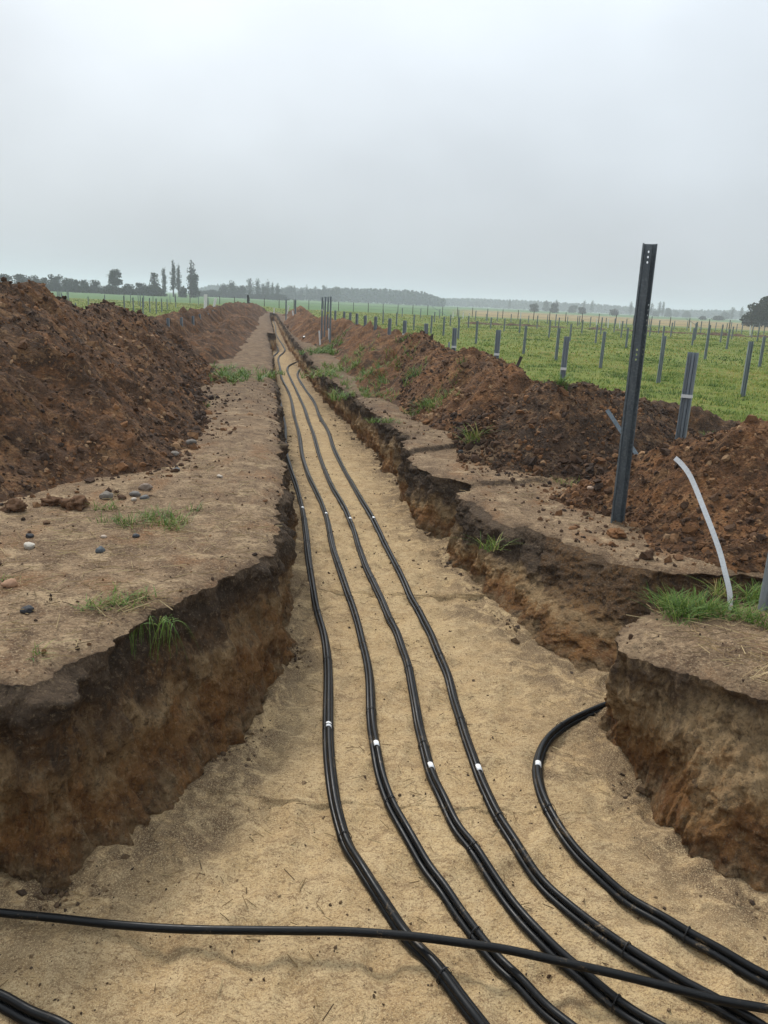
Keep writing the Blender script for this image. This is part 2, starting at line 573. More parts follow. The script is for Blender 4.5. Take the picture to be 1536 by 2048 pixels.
def m_wall():
    k = NT('trench_wall_soil')
    s = k.attr('strat')
    zs = k.scaled((1, 1, .22))
    v1 = k.noise(5, 6, .68, zs, .6)
    v2 = k.noise(24, 6, .72, zs, .4)
    wide = k.noise(1.7, 5, .62, dist=.6)
    blot = k.noise(2.6, 6, .66, dist=1.0)
    d = k.math('ADD', s, k.math('MULTIPLY', k.math('SUBTRACT', v1, .5), .5))
    d = k.math('ADD', d, k.math('MULTIPLY', k.math('SUBTRACT', wide, .5), .6))
    d = k.math('ADD', d, k.math('MULTIPLY', k.math('SUBTRACT', k.noise(13, 6, .75, dist=.8), .5), .45))
    c = k.ramp(d, [(0.0, (.125, .086, .056)), (.14, (.062, .044, .031)), (.26, (.072, .050, .034)), (.38, (.125, .082, .050)), (.50, (.30, .20, .105)), (.62, (.46, .31, .16)),
                   (.74, (.30, .16, .062)), (.86, (.17, .078, .030)), (.94, (.21, .125, .062)), (1.0, (.26, .175, .092))])
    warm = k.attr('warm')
    c = k.mix(k.math('MULTIPLY', warm, k.rng(blot, .40, .62, .25, .95)), c, k.mix(k.rng(v2, .40, .60), (.062, .040, .025), (.25, .125, .044)))  # ochre soil on the left wall, painted shade on the side-trench walls
    rust = k.mix(k.rng(v2, .4, .6), (.20, .085, .030), (.36, .18, .062))
    c = k.mix(k.math('MULTIPLY', k.rng(blot, .47, .60, 0, .85), k.rng(d, .52, .70)), c, rust)
    c = k.mix(k.rng(v2, .5, .7, 0, .75), c, k.mix(.7, c, (.03, .02, .013)))
    c = k.mix(k.math('MULTIPLY', k.rng(k.noise(11, 7, .75, dist=.5), .54, .66), k.rng(d, .3, .5, .25, .85)), c, (.070, .044, .027))
    c = k.mix(k.math('MULTIPLY', k.rng(k.noise(15, 6, .72, zs), .58, .7), k.rng(d, .38, .5, .1, .75)), c, (.40, .29, .16))
    c = k.mix(k.rng(k.noise(70, 4, .7), .55, .75, 0, .5), c, (.15, .10, .06))
    c = k.mix(k.rng(k.noise(34, 6, .8), .54, .64, 0, .7), c, (.050, .033, .022))
    c = k.mix(k.rng(k.noise(46, 6, .8), .54, .64, 0, .6), c, k.mix(.5, c, (.55, .40, .24)))
    b = k.bump(k.noise(16, 6, .68, k.scaled((1, 1, .45))), 1.0, .08)
    b = k.bump(k.noise(55, 5, .72, k.scaled((1, 1, .6))), .9, .025, b)
    return k.done(c, .97, b, .15)


def m_tint(name, stops, rough=.9, bumpsc=None, trans=0.0, spec=.25, noise=None):
    k = NT(name)
    c = k.ramp(k.attr('tint'), stops)
    if noise:
        c = k.mix(k.rng(k.noise(noise, 5, .65), .4, .7, 0, .6), c, k.mix(.65, c, (.02, .014, .01)))
    b = k.bump(k.noise(bumpsc, 5, .65), .7, .02) if bumpsc else None
    m = k.done(c, rough, b, spec)
    if trans:
        tr = k.n('ShaderNodeBsdfTranslucent', {0: c})
        mx = k.n('ShaderNodeMixShader', {0: trans, 1: k.b.outputs[0], 2: tr.outputs[0]})
        k.t.links.new(mx.outputs[0], k.out.inputs[0])
    return m


M_GROUND, M_SAND, M_WALL = m_ground(), m_sand(), m_wall()
M_CLOD = m_tint('loose_clods', [(0, (.042, .027, .019)), (.45, (.105, .057, .031)), (.75, (.22, .105, .044)), (1, (.35, .22, .12))], .97, 30, noise=20)
M_CRUMB = m_tint('sand_crumbs', [(0, (.055, .036, .024)), (.4, (.12, .076, .042)), (.7, (.26, .175, .095)), (1, (.42, .30, .17))], .97, 40, noise=30)
M_GRASS = m_tint('grass_blades', [(0, (.04, .095, .014)), (.45, (.095, .175, .026)), (.72, (.18, .24, .04)), (.86, (.27, .24, .07)), (1, (.34, .25, .11))], .6, trans=.25)
M_FIELD = m_tint('field_grass_blades', [(0, (.04, .085, .010)), (.35, (.10, .175, .018)), (.65, (.215, .255, .038)), (.85, (.36, .32, .065)), (1, (.36, .24, .09))], .65, trans=.25)
M_STRAW = m_tint('dry_straw', [(0, (.10, .065, .035)), (.5, (.28, .19, .09)), (1, (.48, .37, .20))], .8)
M_LEAF = m_tint('far_foliage', [(0, (.016, .024, .012)), (.5, (.032, .044, .018)), (.85, (.060, .066, .026)), (1, (.11, .10, .04))], .8, trans=.15)
M_FOREST = m_tint('forest_foliage', [(0, (.018, .028, .014)), (.6, (.034, .046, .020)), (1, (.075, .066, .028))], .85)
M_STONE = m_tint('field_stone', [(0, (.035, .037, .042)), (.25, (.10, .115, .125)), (.5, (.20, .17, .14)), (.75, (.36, .18, .09)), (1, (.55, .50, .42))], .75, 22, noise=14)


def m_steel(name='galvanised_steel', a=(.20, .24, .27), b=(.32, .36, .39), rough=.5):
    k = NT(name)
    n = k.noise(9, 5, .6, k.scaled((3, 3, .5)))
    c = k.mix(k.rng(n, .35, .65), a, b)
    c = k.mix(k.rng(k.voro(60, out='Color'), .5, .9, 0, .35), c, k.mix(.5, b, (.36, .39, .41)))
    c = k.mix(k.rng(k.noise(5, 6, .7), .62, .75, 0, .4), c, (.11, .085, .06))
    return k.done(c, k.rng(n, .3, .7, rough - .08, rough + .12), k.bump(k.noise(3, 3, .5), .15, .01), .5, .55)


M_STEEL = m_steel()
M_STEEL_D = m_steel('weathered_steel', (.085, .105, .120), (.150, .178, .195), .48)


def m_cable():
    k = NT('black_cable_sheath')
    n = k.noise(22, 6, .7)
    c = k.mix(k.rng(n, .55, .75, 0, .55), (.005, .0056, .0062), (.020, .0195, .019))
    nz = k.n('ShaderNodeSeparateXYZ', {0: k.n('ShaderNodeNewGeometry').outputs['Normal']}).outputs[2]
    dust = k.math('MULTIPLY', k.rng(k.noise(7, 7, .75), .58, .68), k.rng(k.noise(110, 3, .7), .45, .6))
    c = k.mix(k.math('MULTIPLY', dust, .75), c, (.24, .17, .095))
    return k.done(c, k.rng(n, .3, .7, .30, .5), k.bump(k.noise(35, 4, .6), .12, .002), .22)


def m_plain(name, col, rough=.6, var=.2, sc=14, spec=.3):
    k = NT(name)
    c = k.mix(k.rng(k.noise(sc, 5, .65), .35, .7, 0, 1), col, tuple(v * (1 - var) for v in col))
    return k.done(c, rough, k.bump(k.noise(sc * 4, 3, .6), .15, .004), spec)


M_CABLE = m_cable()
M_TIE = m_plain('black_nylon', (.014, .014, .015), .5)
M_TAG = m_plain('white_label', (.80, .80, .80), .5, .06, 30)
M_STRAP = m_plain('white_galvanised_strip', (.74, .75, .76), .5, .2, 70, .3)
M_WHITE = m_plain('white_paint', (.72, .72, .70), .6, .15)
M_YELLOW = m_plain('yellow_tape', (.50, .45, .06), .6, .1)
M_BLACK = m_plain('black_stake_paint', (.018, .018, .020), .6)
M_RUST = m_plain('dark_rusty_iron', (.060, .050, .045), .8, .4)
M_NEON = m_plain('green_plastic', (.06, .62, .10), .45, .05)
M_BARK = m_plain('bark', (.055, .045, .036), .95, .4, 6)
M_BEAM = m_plain('pale_timber', (.42, .38, .33), .85, .25)
M_SHEET = m_plain('white_plastic', (.66, .66, .64), .5, .1)
M_RED = m_plain('red_plastic', (.50, .05, .03), .5, .1)
M_WIRE = m_plain('fence_wire', (.20, .22, .23), .6, .1)

# ------------------------------------------------------------------ ground sheet (one mesh: bank tops and field, with the trench cut out)
ang = np.concatenate([np.radians(np.arange(-48, 48.01, .42)), np.radians(np.arange(52, 308.1, 4))])
rad = [.55]
while rad[-1] < 105:
    rad.append(rad[-1] * 1.0098 + .004)
rad = np.array(rad)
A, Rr = np.meshgrid(ang, rad)
GP = np.stack([Rr * np.sin(A), Rr * np.cos(A)], -1)
ring = GP[-1].copy()
inner = GP[:-1].reshape(-1, 2)
sp = np.repeat(rad[:-1], len(ang)) * .0075
front = np.abs(np.tile(np.where(ang > math.pi, ang - 2 * math.pi, ang), len(rad) - 1)) < math.radians(50)
keep = (front | (np.arange(len(inner)) // len(ang) % 6 == 0))
inner, sp = inner[keep], sp[keep]
inner = inner + RNG.uniform(-.25, .25, inner.shape) * sp[:, None]
dR = dist_to(KR, inner)
inner = inner[(dR > np.maximum(.6 * sp, .012)) & ~inside(inner, RIM)]
offs = []
for dd in (.018, .045, .09):
    m = np.hypot(RIM[:, 0], RIM[:, 1]) < 14
    q = RIM[m] - NRM[m] * dd * (1 + .3 * RNG.uniform(-1, 1, (m.sum(), 1)))
    q = q[~inside(q, RIM)]
    q = q[dist_to(KR, q) > .6 * dd]
    offs.append(q)
xs_, ys_ = np.meshgrid(np.arange(.1, 1.9, .03), np.arange(6.9, 11.6, .03))
q = np.column_stack([xs_.ravel(), ys_.ravel()]) + RNG.uniform(-.008, .008, (xs_.size, 2))
q = q[~inside(q, RIM)]
offs.append(q[dist_to(KR, q) > .10])
allp = np.vstack([RIM, ring, inner] + offs)
res = delaunay_2d_cdt([Vector(p) for p in allp], [(i, (i + 1) % NR) for i in range(NR)], [], 0, 1e-5)
GV = np.array([v[:] for v in res[0]])
GF = np.array(res[2])
cen = GV[GF].mean(1)
bad = np.zeros(len(GF), bool)
bx = (cen[:, 1] > .9) & (cen[:, 1] < 90)
bad[bx] = inside(cen[bx], RIM)
GF = GF[~bad]
orig = np.array([o[0] if len(o) else -1 for o in res[3]])
gz = bench_z(GV[:, 0], GV[:, 1])
dG = dist_to(KR, GV)
bk_ = blockness(GV[:, 0], GV[:, 1])
gz = gz - (.03 + .045 * bk_) * np.exp(-(dG / (.06 + .10 * bk_)) ** 1.2)
isr = (orig >= 0) & (orig < NR)
gz[isr] = RIMZ[orig[isr]]
# outer rings
ro = rad[-1] * np.geomspace(1, 24, 34)
ringidx = np.full(len(ang), -1)
for vi, o in enumerate(orig):
    if NR <= o < NR + len(ang):
        ringidx[o - NR] = vi
OV = np.stack([ro[1:, None] * np.sin(ang)[None], ro[1:, None] * np.cos(ang)[None]], -1).reshape(-1, 2)
n0, na = len(GV), len(ang)
idx = np.vstack([ringidx[None], n0 + np.arange(len(OV)).reshape(-1, na)])
a, b = idx[:-1], idx[1:]
a2, b2 = np.roll(a, -1, 1), np.roll(b, -1, 1)
OF = np.vstack([np.stack([a, b, b2], -1).reshape(-1, 3), np.stack([a, b2, a2], -1).reshape(-1, 3)])
V2 = np.vstack([GV, OV])
Z2 = np.concatenate([gz, bench_z(OV[:, 0], OV[:, 1])])
F2 = np.vstack([GF, OF])
tri = V2[F2]
cr = (tri[:, 1, 0] - tri[:, 0, 0]) * (tri[:, 2, 1] - tri[:, 0, 1]) - (tri[:, 1, 1] - tri[:, 0, 1]) * (tri[:, 2, 0] - tri[:, 0, 0])
F2[cr < 0] = F2[cr < 0][:, ::-1]
gx, gy = V2[:, 0], V2[:, 1]
gu = gx - xc(gy)
gr_ = np.hypot(gx, gy)


def field_mask(x, y):
    u = x - xc(y)
    n = .35 * fbm(x, y, 2, .8, 3)
    rgt = sstep(-.4, .4, u - np.where(y < 10.3, 5.2, 3.5) + n) * sstep(8.2, 9.4, y)
    lft = sstep(-.4, .4, -u - 5.2 + n) * sstep(4, 9, y)
    far = sstep(88, 92, y)
    return np.maximum(np.maximum(rgt, lft), far)


gang = np.degrees(np.arctan2(gx, gy))
stub = sstep(138, 150, gr_) * sstep(3.5, 6.5, gang) * (1 - sstep(330, 345, gr_))
crop = sstep(128, 134, gr_ + 0 * gx) * (1 - stub)

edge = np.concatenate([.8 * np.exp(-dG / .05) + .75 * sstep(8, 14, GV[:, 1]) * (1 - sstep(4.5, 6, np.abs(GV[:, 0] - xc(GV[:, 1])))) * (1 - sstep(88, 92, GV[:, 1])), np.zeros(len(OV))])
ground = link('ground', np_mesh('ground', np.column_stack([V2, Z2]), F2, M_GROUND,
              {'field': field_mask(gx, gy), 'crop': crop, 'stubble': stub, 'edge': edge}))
tag(ground, kind='structure')

# ------------------------------------------------------------------ trench wall
ROWS = 76
tt = np.linspace(0, 1, ROWS)
fz = FLOOR - .06
WX = np.empty((ROWS, NR, 3))
dep = RIMZ - fz
slope_t = tt ** 1.1
for i, t in enumerate(tt):
    g = slope_t[i]
    WX[i, :, :2] = RIM + (BASE - RIM) * g
    WX[i, :, 2] = RIMZ - dep * t
wx, wy, wz = WX[..., 0], WX[..., 1], WX[..., 2]
depth = RIMZ[None] - wz
wr = np.hypot(wx, wy)
leftw = np.broadcast_to((RIM[:, 0] < xc(RIM[:, 1])) & (RIM[:, 1] < 9), depth.shape)
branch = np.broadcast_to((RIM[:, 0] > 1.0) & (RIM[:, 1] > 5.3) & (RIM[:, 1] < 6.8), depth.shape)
blk = np.broadcast_to((RIM[:, 0] > 1.3) & (RIM[:, 1] < 4.7) & (RIM[:, 1] > 3.2), depth.shape)
top_th = .15 + .11 * fbm(wx, wy, 3.0, .9, 3) + .12 * fbm(wx, wy, wz, 3.5, 4, .6)
top_th = top_th + np.where(leftw, .18, np.where(blk, 0, .07)) + np.where(branch, .08, 0) + blk * (-.08 + .20 * sstep(1.5, 1.95, RIM[:, 0])[None])
top_th = np.maximum(top_th, .03)
nfade = 1 - sstep(18, 45, wr)
vis = wr < 16
disp = .10 * fbm(wx, wy, wz * .7, 1.5, 3) + .035 * fbm(wx, wy, wz * .8, 6, 3) * nfade
groove = .030 * perlin(wx * 9, wy * 9, wz * .9) + .018 * perlin(wx * 24, wy * 24, wz * 1.8)
jx, jy, jz = wx + .02 * perlin(wx * 14, wy * 14, wz * 14), wy + .02 * perlin(wx * 14, wy * 14, wz * 14 + 9), wz
ts = sstep(-.10, .10, top_th - depth) * (1 - .65 * blk)
rough = sstep(-.3, .35, fbm(wx, wy, wz, 1.5, 3))
lump = .075 * clods(jx, jy, jz, 7.0) * rough + .042 * clods(jx, jy, jz, 17.0) + .020 * clods(wx, wy, wz, 36.0)
flake = .05 * clods(jx * 1.0, jy * 1.0, jz * .28, 8.0) * (1 - rough) + .030 * clods(jx, jy, jz * .4, 19.0) + .016 * clods(wx, wy, wz * .7, 38.0)
disp = disp + (ts * lump + (1 - ts) * (1.05 * groove + 1.35 * flake)) * (.35 + .65 * nfade)
led = np.sin((depth * 9 + 3 * fbm(wx, wy, 0, 1.2, 2)) * 2) * .014
disp = disp + (1 - ts) * led - .03
tri_w = sstep(0, .07, tt)[:, None]
disp = disp * tri_w
WX[..., 0] += NRM[None, :, 0] * disp
WX[..., 1] += NRM[None, :, 1] * disp
WX[..., 2] += .02 * fbm(wx, wy, wz, 9, 2) * tri_w * (1 - tt)[:, None]
strat = np.where(depth < top_th, .34 * depth / top_th, .34 + .66 * (depth - top_th) / np.maximum(.92 - top_th * .0 - top_th + (RIMZ[None] * 1.0), .3))
strat = np.where(leftw & (strat > .34), .34 + (strat - .34) * .9 + .10, strat)
strat = np.where(blk, .36 + .60 * np.clip(depth / .72, 0, 1), strat)
i = np.arange(ROWS - 1)[:, None] * NR
j = np.arange(NR)[None]
j2 = (j + 1) % NR
WF = np.stack([i + j, i + j2, i + NR + j2, i + NR + j], -1).reshape(-1, 4)
c1 = WX.reshape(-1, 3)
fa = c1[WF[NR * 3 // 2]]
tag(link('trench_wall', np_mesh('trench_wall', c1, WF, M_WALL, {'strat': np.clip(strat, 0, 1), 'warm': np.where(leftw, sstep(.1, .3, depth) * .9, np.where(branch, .85 * sstep(1.35, 1.6, RIM[:, 0])[None], 0))})), kind='structure')  # left wall is ochre soil; side-trench walls have their shade put into the colour


# ------------------------------------------------------------------ trench floor
def floor_z(x, y, db=None):
    z = FLOOR + .016 * fbm(x, y, 1, 1.4, 3) + .010 * fbm(x, y, 4, 6, 3) * (1 - sstep(10, 20, np.hypot(x, y)))
    nf = 1 - sstep(8, 14, np.hypot(x, y))
    m = sstep(-.1, .5, fbm(x, y, 14, 1.3, 3))
    z = z + nf * (.010 * np.abs(perlin(np.asarray(x) * 16, np.asarray(y) * 16, 2.0)) + .016 * m * clods(np.asarray(x, float), np.asarray(y, float), 0.0, 11.0) + .008 * m * clods(np.asarray(x, float), np.asarray(y, float), 0.0, 26.0) - .026 * sstep(.40, .80, clods(np.asarray(x, float) * 1.0 + 3, np.asarray(y, float) * .5, 0.0, 4.2)))
    return z


ys = [1.05]
while ys[-1] < 89:
    ys.append(ys[-1] * 1.0042 + .006)
ys = np.array(ys)
uu = np.linspace(0, 1, 240)
xl = np.where(ys < 3.3, -9.3, np.interp(ys, [3.3, 3.6, 5, 7, 10, 20, 38, 45, 90], [-9.3, -1.9, -1.3, -1.5, -1.9, -3.4, -6.5, -7.2, -14.2]))
xr = np.where(ys < 6.5, 7.2, np.interp(ys, [6.5, 6.7, 8, 10, 20, 38, 45, 90], [7.2, 1.6, 1.1, .8, -1.0, -4.2, -5.0, -12.4]))
# keep the middle dense: two thirds of the columns cover the visible trench
ml, mr = np.maximum(xl, -2.1 - .16 * np.maximum(ys - 3, 0)), np.minimum(xr, 2.5)
cols = np.concatenate([np.linspace(0, 1, 12)[:-1] - 1, np.linspace(0, 1, 230), 1 + np.linspace(0, 1, 12)[1:]])
U, Y = np.meshgrid(cols, ys)
ml_, mr_, xl_, xr_ = ml[:, None], mr[:, None], xl[:, None], xr[:, None]
FX = np.where(U < 0, ml_ + U * (ml_ - xl_), np.where(U > 1, mr_ + (U - 1) * (xr_ - mr_), ml_ + U * (mr_ - ml_)))
db = dist_to(KB, np.column_stack([FX.ravel(), Y.ravel()])).reshape(FX.shape)
FZ = floor_z(FX, Y)
fn = .5 + .8 * fbm(FX, Y, 6, 2.0, 3)
FZ = FZ + np.clip(fn, 0, 1.4) * (.06 * np.exp(-db / .09) + .015 * np.exp(-db / .3)) + .03 * np.abs(perlin(FX * 13, Y * 13, 1)) * np.exp(-db / .2)
SPILL = np.zeros(FX.shape)
for px_, py_, r_ in ((410, 1600, .22), (455, 1560, .14), (605, 1180, .14), (925, 1228, .13), (1120, 1545, .14), (900, 1120, .12), (790, 1010, .12), (1060, 1340, .16), (380, 1690, .12), (1160, 1375, .18)):
    p_ = at(px_, py_, FLOOR)
    g_ = np.exp(-(((FX - p_[0]) ** 2 + (Y - p_[1]) ** 2) / r_ ** 2))
    SPILL += g_ * 1.6
    FZ += g_ * (.018 + .025 * np.abs(perlin(FX * 20, Y * 20, 4)))
m_, n_ = FX.shape
q = np.arange(m_ * n_).reshape(m_, n_)
FF = np.stack([q[:-1, :-1], q[:-1, 1:], q[1:, 1:], q[1:, :-1]], -1).reshape(-1, 4)
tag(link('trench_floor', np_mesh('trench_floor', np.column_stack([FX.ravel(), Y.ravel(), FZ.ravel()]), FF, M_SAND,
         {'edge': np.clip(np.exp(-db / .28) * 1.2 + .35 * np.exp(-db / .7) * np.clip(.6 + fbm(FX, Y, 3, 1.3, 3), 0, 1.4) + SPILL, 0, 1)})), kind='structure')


# ------------------------------------------------------------------ spoil heaps
def heap(name, label, ridge, mat, a0, a1, r0, r1, seed, da=.0042, amp=1.0, clod=1.0, gr=1.0045):
    rr = [r0]
    while rr[-1] < r1:
        rr.append(rr[-1] * gr)
    rr = np.array(rr)
    aa = np.arange(math.radians(a0), math.radians(a1), da)
    A, R = np.meshgrid(aa, rr)
    x, y = R * np.sin(A), R * np.cos(A)
    z = heap_z(x, y, ridge, seed, amp, clod)
    b = bench_base(x, y)
    ok = z > b - .14
    if r0 < 20:
        ok &= ~inside(np.column_stack([x.ravel(), y.ravel()]), RIM).reshape(x.shape)
    z = np.maximum(z, b - .16)
    m, n = x.shape
    q = np.arange(m * n).reshape(m, n)
    F = np.stack([q[:-1, :-1], q[:-1, 1:], q[1:, 1:], q[1:, :-1]], -1).reshape(-1, 4)
    F = F[ok.ravel()[F].all(1)]
    used = np.unique(F)
    mp = np.full(m * n, -1)
    mp[used] = np.arange(len(used))
    V = np.column_stack([x.ravel(), y.ravel(), z.ravel()])[used]
    # clods roll sideways a little so the slope is not a pure height field
    o = link(name, np_mesh(name, V, mp[F], mat))
    return tag(o, label, 'soil heap', 'soil heaps thrown up beside the trench')


heap('soil_heap', 'long high red brown soil heap running along the left side of the trench', LEFT_RIDGE, M_HEAP_L, -64, -7.5, 4.6, 92, 1.0, .0036)
heap('soil_heap', 'long low rusty soil heap along the right side of the trench', RIGHT_RIDGE, M_HEAP_R, -9.5, 16, 10.5, 70, 5.0, .003)
heap('soil_heap', 'dark brown soil mound with a green plastic stub behind the tall steel post', DARK_RIDGE, M_HEAP_D, 8, 28, 7.5, 14, 9.0, .0036)
heap('soil_heap', 'broad reddish soil mound at the right edge behind the white curved strip', NEAR_RIDGE, M_HEAP_R, 12, 52, 5.7, 12.5, 13.0, .0040)
heap('soil_heap', 'small distant soil pile right of the far trench end', FAR_RIDGE, M_HEAP_R, -8.3, -5, 70, 88, 17.0, .0012)
HEAPS = [(LEFT_RIDGE, 1.0), (RIGHT_RIDGE, 5.0), (DARK_RIDGE, 9.0), (NEAR_RIDGE, 13.0)]


def top_z(x, y):
    z = bench_z(x, y)
    for r, s in HEAPS:
        z = np.maximum(z, heap_z(x, y, r, s))
    return z


# ------------------------------------------------------------------ loose clods (uncountable)
def scatter_clods():
    G = Geo()
    shapes = [ico(1, s, .75, 1.5) for s in range(5)]
    rng = np.random.default_rng(21)
    spec = [(LEFT_RIDGE, 1.0, -6.2, -1.7, 5.0, 18, 11000), (RIGHT_RIDGE, 5.0, .2, 3.4, 10.5, 20, 5000), (DARK_RIDGE, 9.0, .9, 4.6, 8.2, 12, 6000), (NEAR_RIDGE, 13.0, 1.4, 6, 5.6, 9.5, 8000)]
    for ridge, sd, x0, x1, y0, y1, n in spec:
        x, y = rng.uniform(x0, x1, n * 2), rng.uniform(y0, y1, n * 2)
        h = heap_z(x, y, ridge, sd)
        b = bench_z(x, y)
        hh = h - b
        rim_ok = (dist_to(KR, np.column_stack([x, y])) > .06) & ~inside(np.column_stack([x, y]), RIM)
        p = np.where(hh > .02, .55 + .45 * (hh < .25), .35 * np.exp(-np.maximum(-hh, 0) / .16))
        ok = rim_ok & (rng.random(n * 2) < p)
        x, y, z = x[ok], y[ok], np.maximum(h, b)[ok]
        foot = (hh[ok] < .25)
        s = .006 + .0085 * rng.gamma(1.0, 1.0, len(x)) * np.where(foot, 1.25, .9)
        s = np.minimum(s, .06) * (.6 + np.hypot(x, y) * .05)
        tint = np.clip(.40 + .55 * fbm(x, y, 3, 1.2, 2) + rng.normal(0, .2, len(x)), 0, 1)
        k = rng.integers(0, len(shapes), len(x))
        for i, (bv, bf) in enumerate(shapes):
            m = k == i
            sc = s[m][:, None] * rng.uniform(.65, 1.25, (m.sum(), 3))
            G.add(*instances(bv, bf, np.column_stack([x[m], y[m], z[m] + .1 * s[m]]), rand_rot(m.sum(), rng), sc, tint[m]))
    # bank tops
    n = 18000
    x, y = rng.uniform(-3.2, 3.6, n), rng.uniform(2.9, 16, n)
    P = np.column_stack([x, y])
    d = dist_to(KR, P)
    ok = ~inside(P, RIM) & (d > .02) & (d < 2.2) & (rng.random(n) < .10 + .4 * np.clip(fbm(x, y, 2, 1.5, 2) + .1, 0, 1) + .6 * np.exp(-d / .1))
    x, y = x[ok], y[ok]
    s = np.minimum(.0025 + .0032 * rng.gamma(1.0, 1, len(x)) * (1 + 1.5 * np.exp(-d[ok] / .05)), .028) * (.7 + .05 * y)
    z = bench_z(x, y) - .03 * np.exp(-(d[ok] / .06) ** 1.2)
    bv, bf = ico(1, 8, .4, 1.4)
    G.add(*instances(bv, bf, np.column_stack([x, y, z + .3 * s]), rand_rot(len(x), rng), s[:, None] * rng.uniform(.6, 1.3, (len(x), 3)), np.clip(rng.normal(.35, .25, len(x)), 0, 1)))
    tag(link('soil_clods', G.mesh('soil_clods', M_CLOD, smooth=False)), 'loose brown soil clods strewn over the heaps and bank tops', 'soil clods', kind='stuff')


scatter_clods()


def scatter_crumbs():
    G = Geo()
    rng = np.random.default_rng(31)
    n = 90000
    y = 2.0 + 16 * rng.random(n) ** 1.7
    x = rng.uniform(-2.2, 2.4, n) - .12 * (y - 3)
    P = np.column_stack([x, y])
    d = dist_to(KB, P)
    cl = fbm(x, y, 11, 1.7, 3)
    p = np.clip(.035 + 1.0 * np.exp(-d / .16) * np.clip(.5 + cl, 0, 1) + .30 * np.clip(cl - .1, 0, 1), 0, 1)
    ok = inside(P, BASE) & (rng.random(n) < p)
    x, y, d = x[ok], y[ok], d[ok]
    s = np.minimum(.0018 + .0021 * rng.gamma(.9, 1, len(x)) * (1 + 2.2 * np.exp(-d / .12)), .024) * (.7 + .07 * y)
    z = floor_z(x, y) + .2 * s + .03 * np.exp(-d / .09)
    for i in range(3):
        bv, bf = ico(1, 40 + i, .75, 1.5)
        m = np.arange(len(x)) % 3 == i
        G.add(*instances(bv, bf, np.column_stack([x, y, z])[m], rand_rot(m.sum(), rng), s[m][:, None] * rng.uniform(.6, 1.3, (m.sum(), 3)), np.clip(rng.normal(.38, .25, m.sum()), 0, 1)))
    tag(link('soil_crumbs', G.mesh('soil_crumbs', M_CRUMB, smooth=False)), 'crumbs of fallen soil on the sandy trench floor', 'soil crumbs', kind='stuff')


scatter_crumbs()


# ------------------------------------------------------------------ grass, straw
def blades(P, h, w, yaw, lean, tint, droop=.35, segs=3):
    n = len(P)
    V = np.empty((n, 2 * segs + 1, 3))
    dx, dy = np.cos(yaw), np.sin(yaw)
    px, py = -dy, dx
    for s in range(segs + 1):
        t = s / segs
        out = h * lean * (t + droop * t * t)
        up = h * np.maximum(t - .55 * droop * lean * t * t * 1.6, -2)
        cxs = np.stack([P[:, 0] + dx * out, P[:, 1] + dy * out, P[:, 2] + up], 1)
        if s == segs:
            V[:, -1] = cxs
        else:
            ww = w * (1 - .55 * t) * .5
            o = np.stack([px * ww, py * ww, 0 * ww], 1)
            V[:, 2 * s], V[:, 2 * s + 1] = cxs - o, cxs + o
    F = []
    for s in range(segs - 1):
        F += [(2 * s, 2 * s + 1, 2 * s + 3), (2 * s, 2 * s + 3, 2 * s + 2)]
    F.append((2 * segs - 2, 2 * segs - 1, 2 * segs))
    F = np.array(F)
    m = 2 * segs + 1
    FA = (F[None] + (np.arange(n) * m)[:, None, None]).reshape(-1, 3)
    return V.reshape(-1, 3), FA, np.repeat(tint, m)


def field_grass():
    rng = np.random.default_rng(41)
    G = Geo()
    for r0, r1, n, h, w in ((8.5, 17, 150000, .075, .008), (17, 34, 170000, .085, .015), (34, 75, 150000, .10, .035), (75, 128, 70000, .11, .07)):
        rr = np.sqrt(rng.uniform(r0 ** 2, r1 ** 2, n))
        a = np.radians(rng.uniform(-31, 31, n))
        x, y = rr * np.sin(a), rr * np.cos(a)
        cl = fbm(x, y, 4, 1.6, 3)
        fm = field_mask(x, y)
        ok = (fm > .5) & (rng.random(n) < np.clip(.52 + .75 * cl + .25 * fbm(x, y, 6, 5, 2), .05, 1))
        x, y, cl, rr = x[ok], y[ok], cl[ok], rr[ok]
        z = bench_z(x, y)
        big = fbm(x, y, 9, .22, 3)
        row = perlin(x * .5 + y * 3.0, y * .2, 3)
        tint = np.clip(.56 - .42 * cl + .48 * big + .22 * row + rng.normal(0, .20, len(x)), 0, 1)
        hh = h * rng.uniform(.5, 1.35, len(x)) * (1 + .4 * cl)
        G.add(*blades(np.column_stack([x, y, z - .01]), hh, w * rng.uniform(.7, 1.4, len(x)), rng.uniform(0, 2 * math.pi, len(x)), rng.uniform(.2, 1.2, len(x)), tint, segs=2))
    tag(link('field_grass', G.mesh('field_grass', M_FIELD, smooth=False)), 'short yellow green grass and stubble over the field', 'grass', kind='stuff')


field_grass()


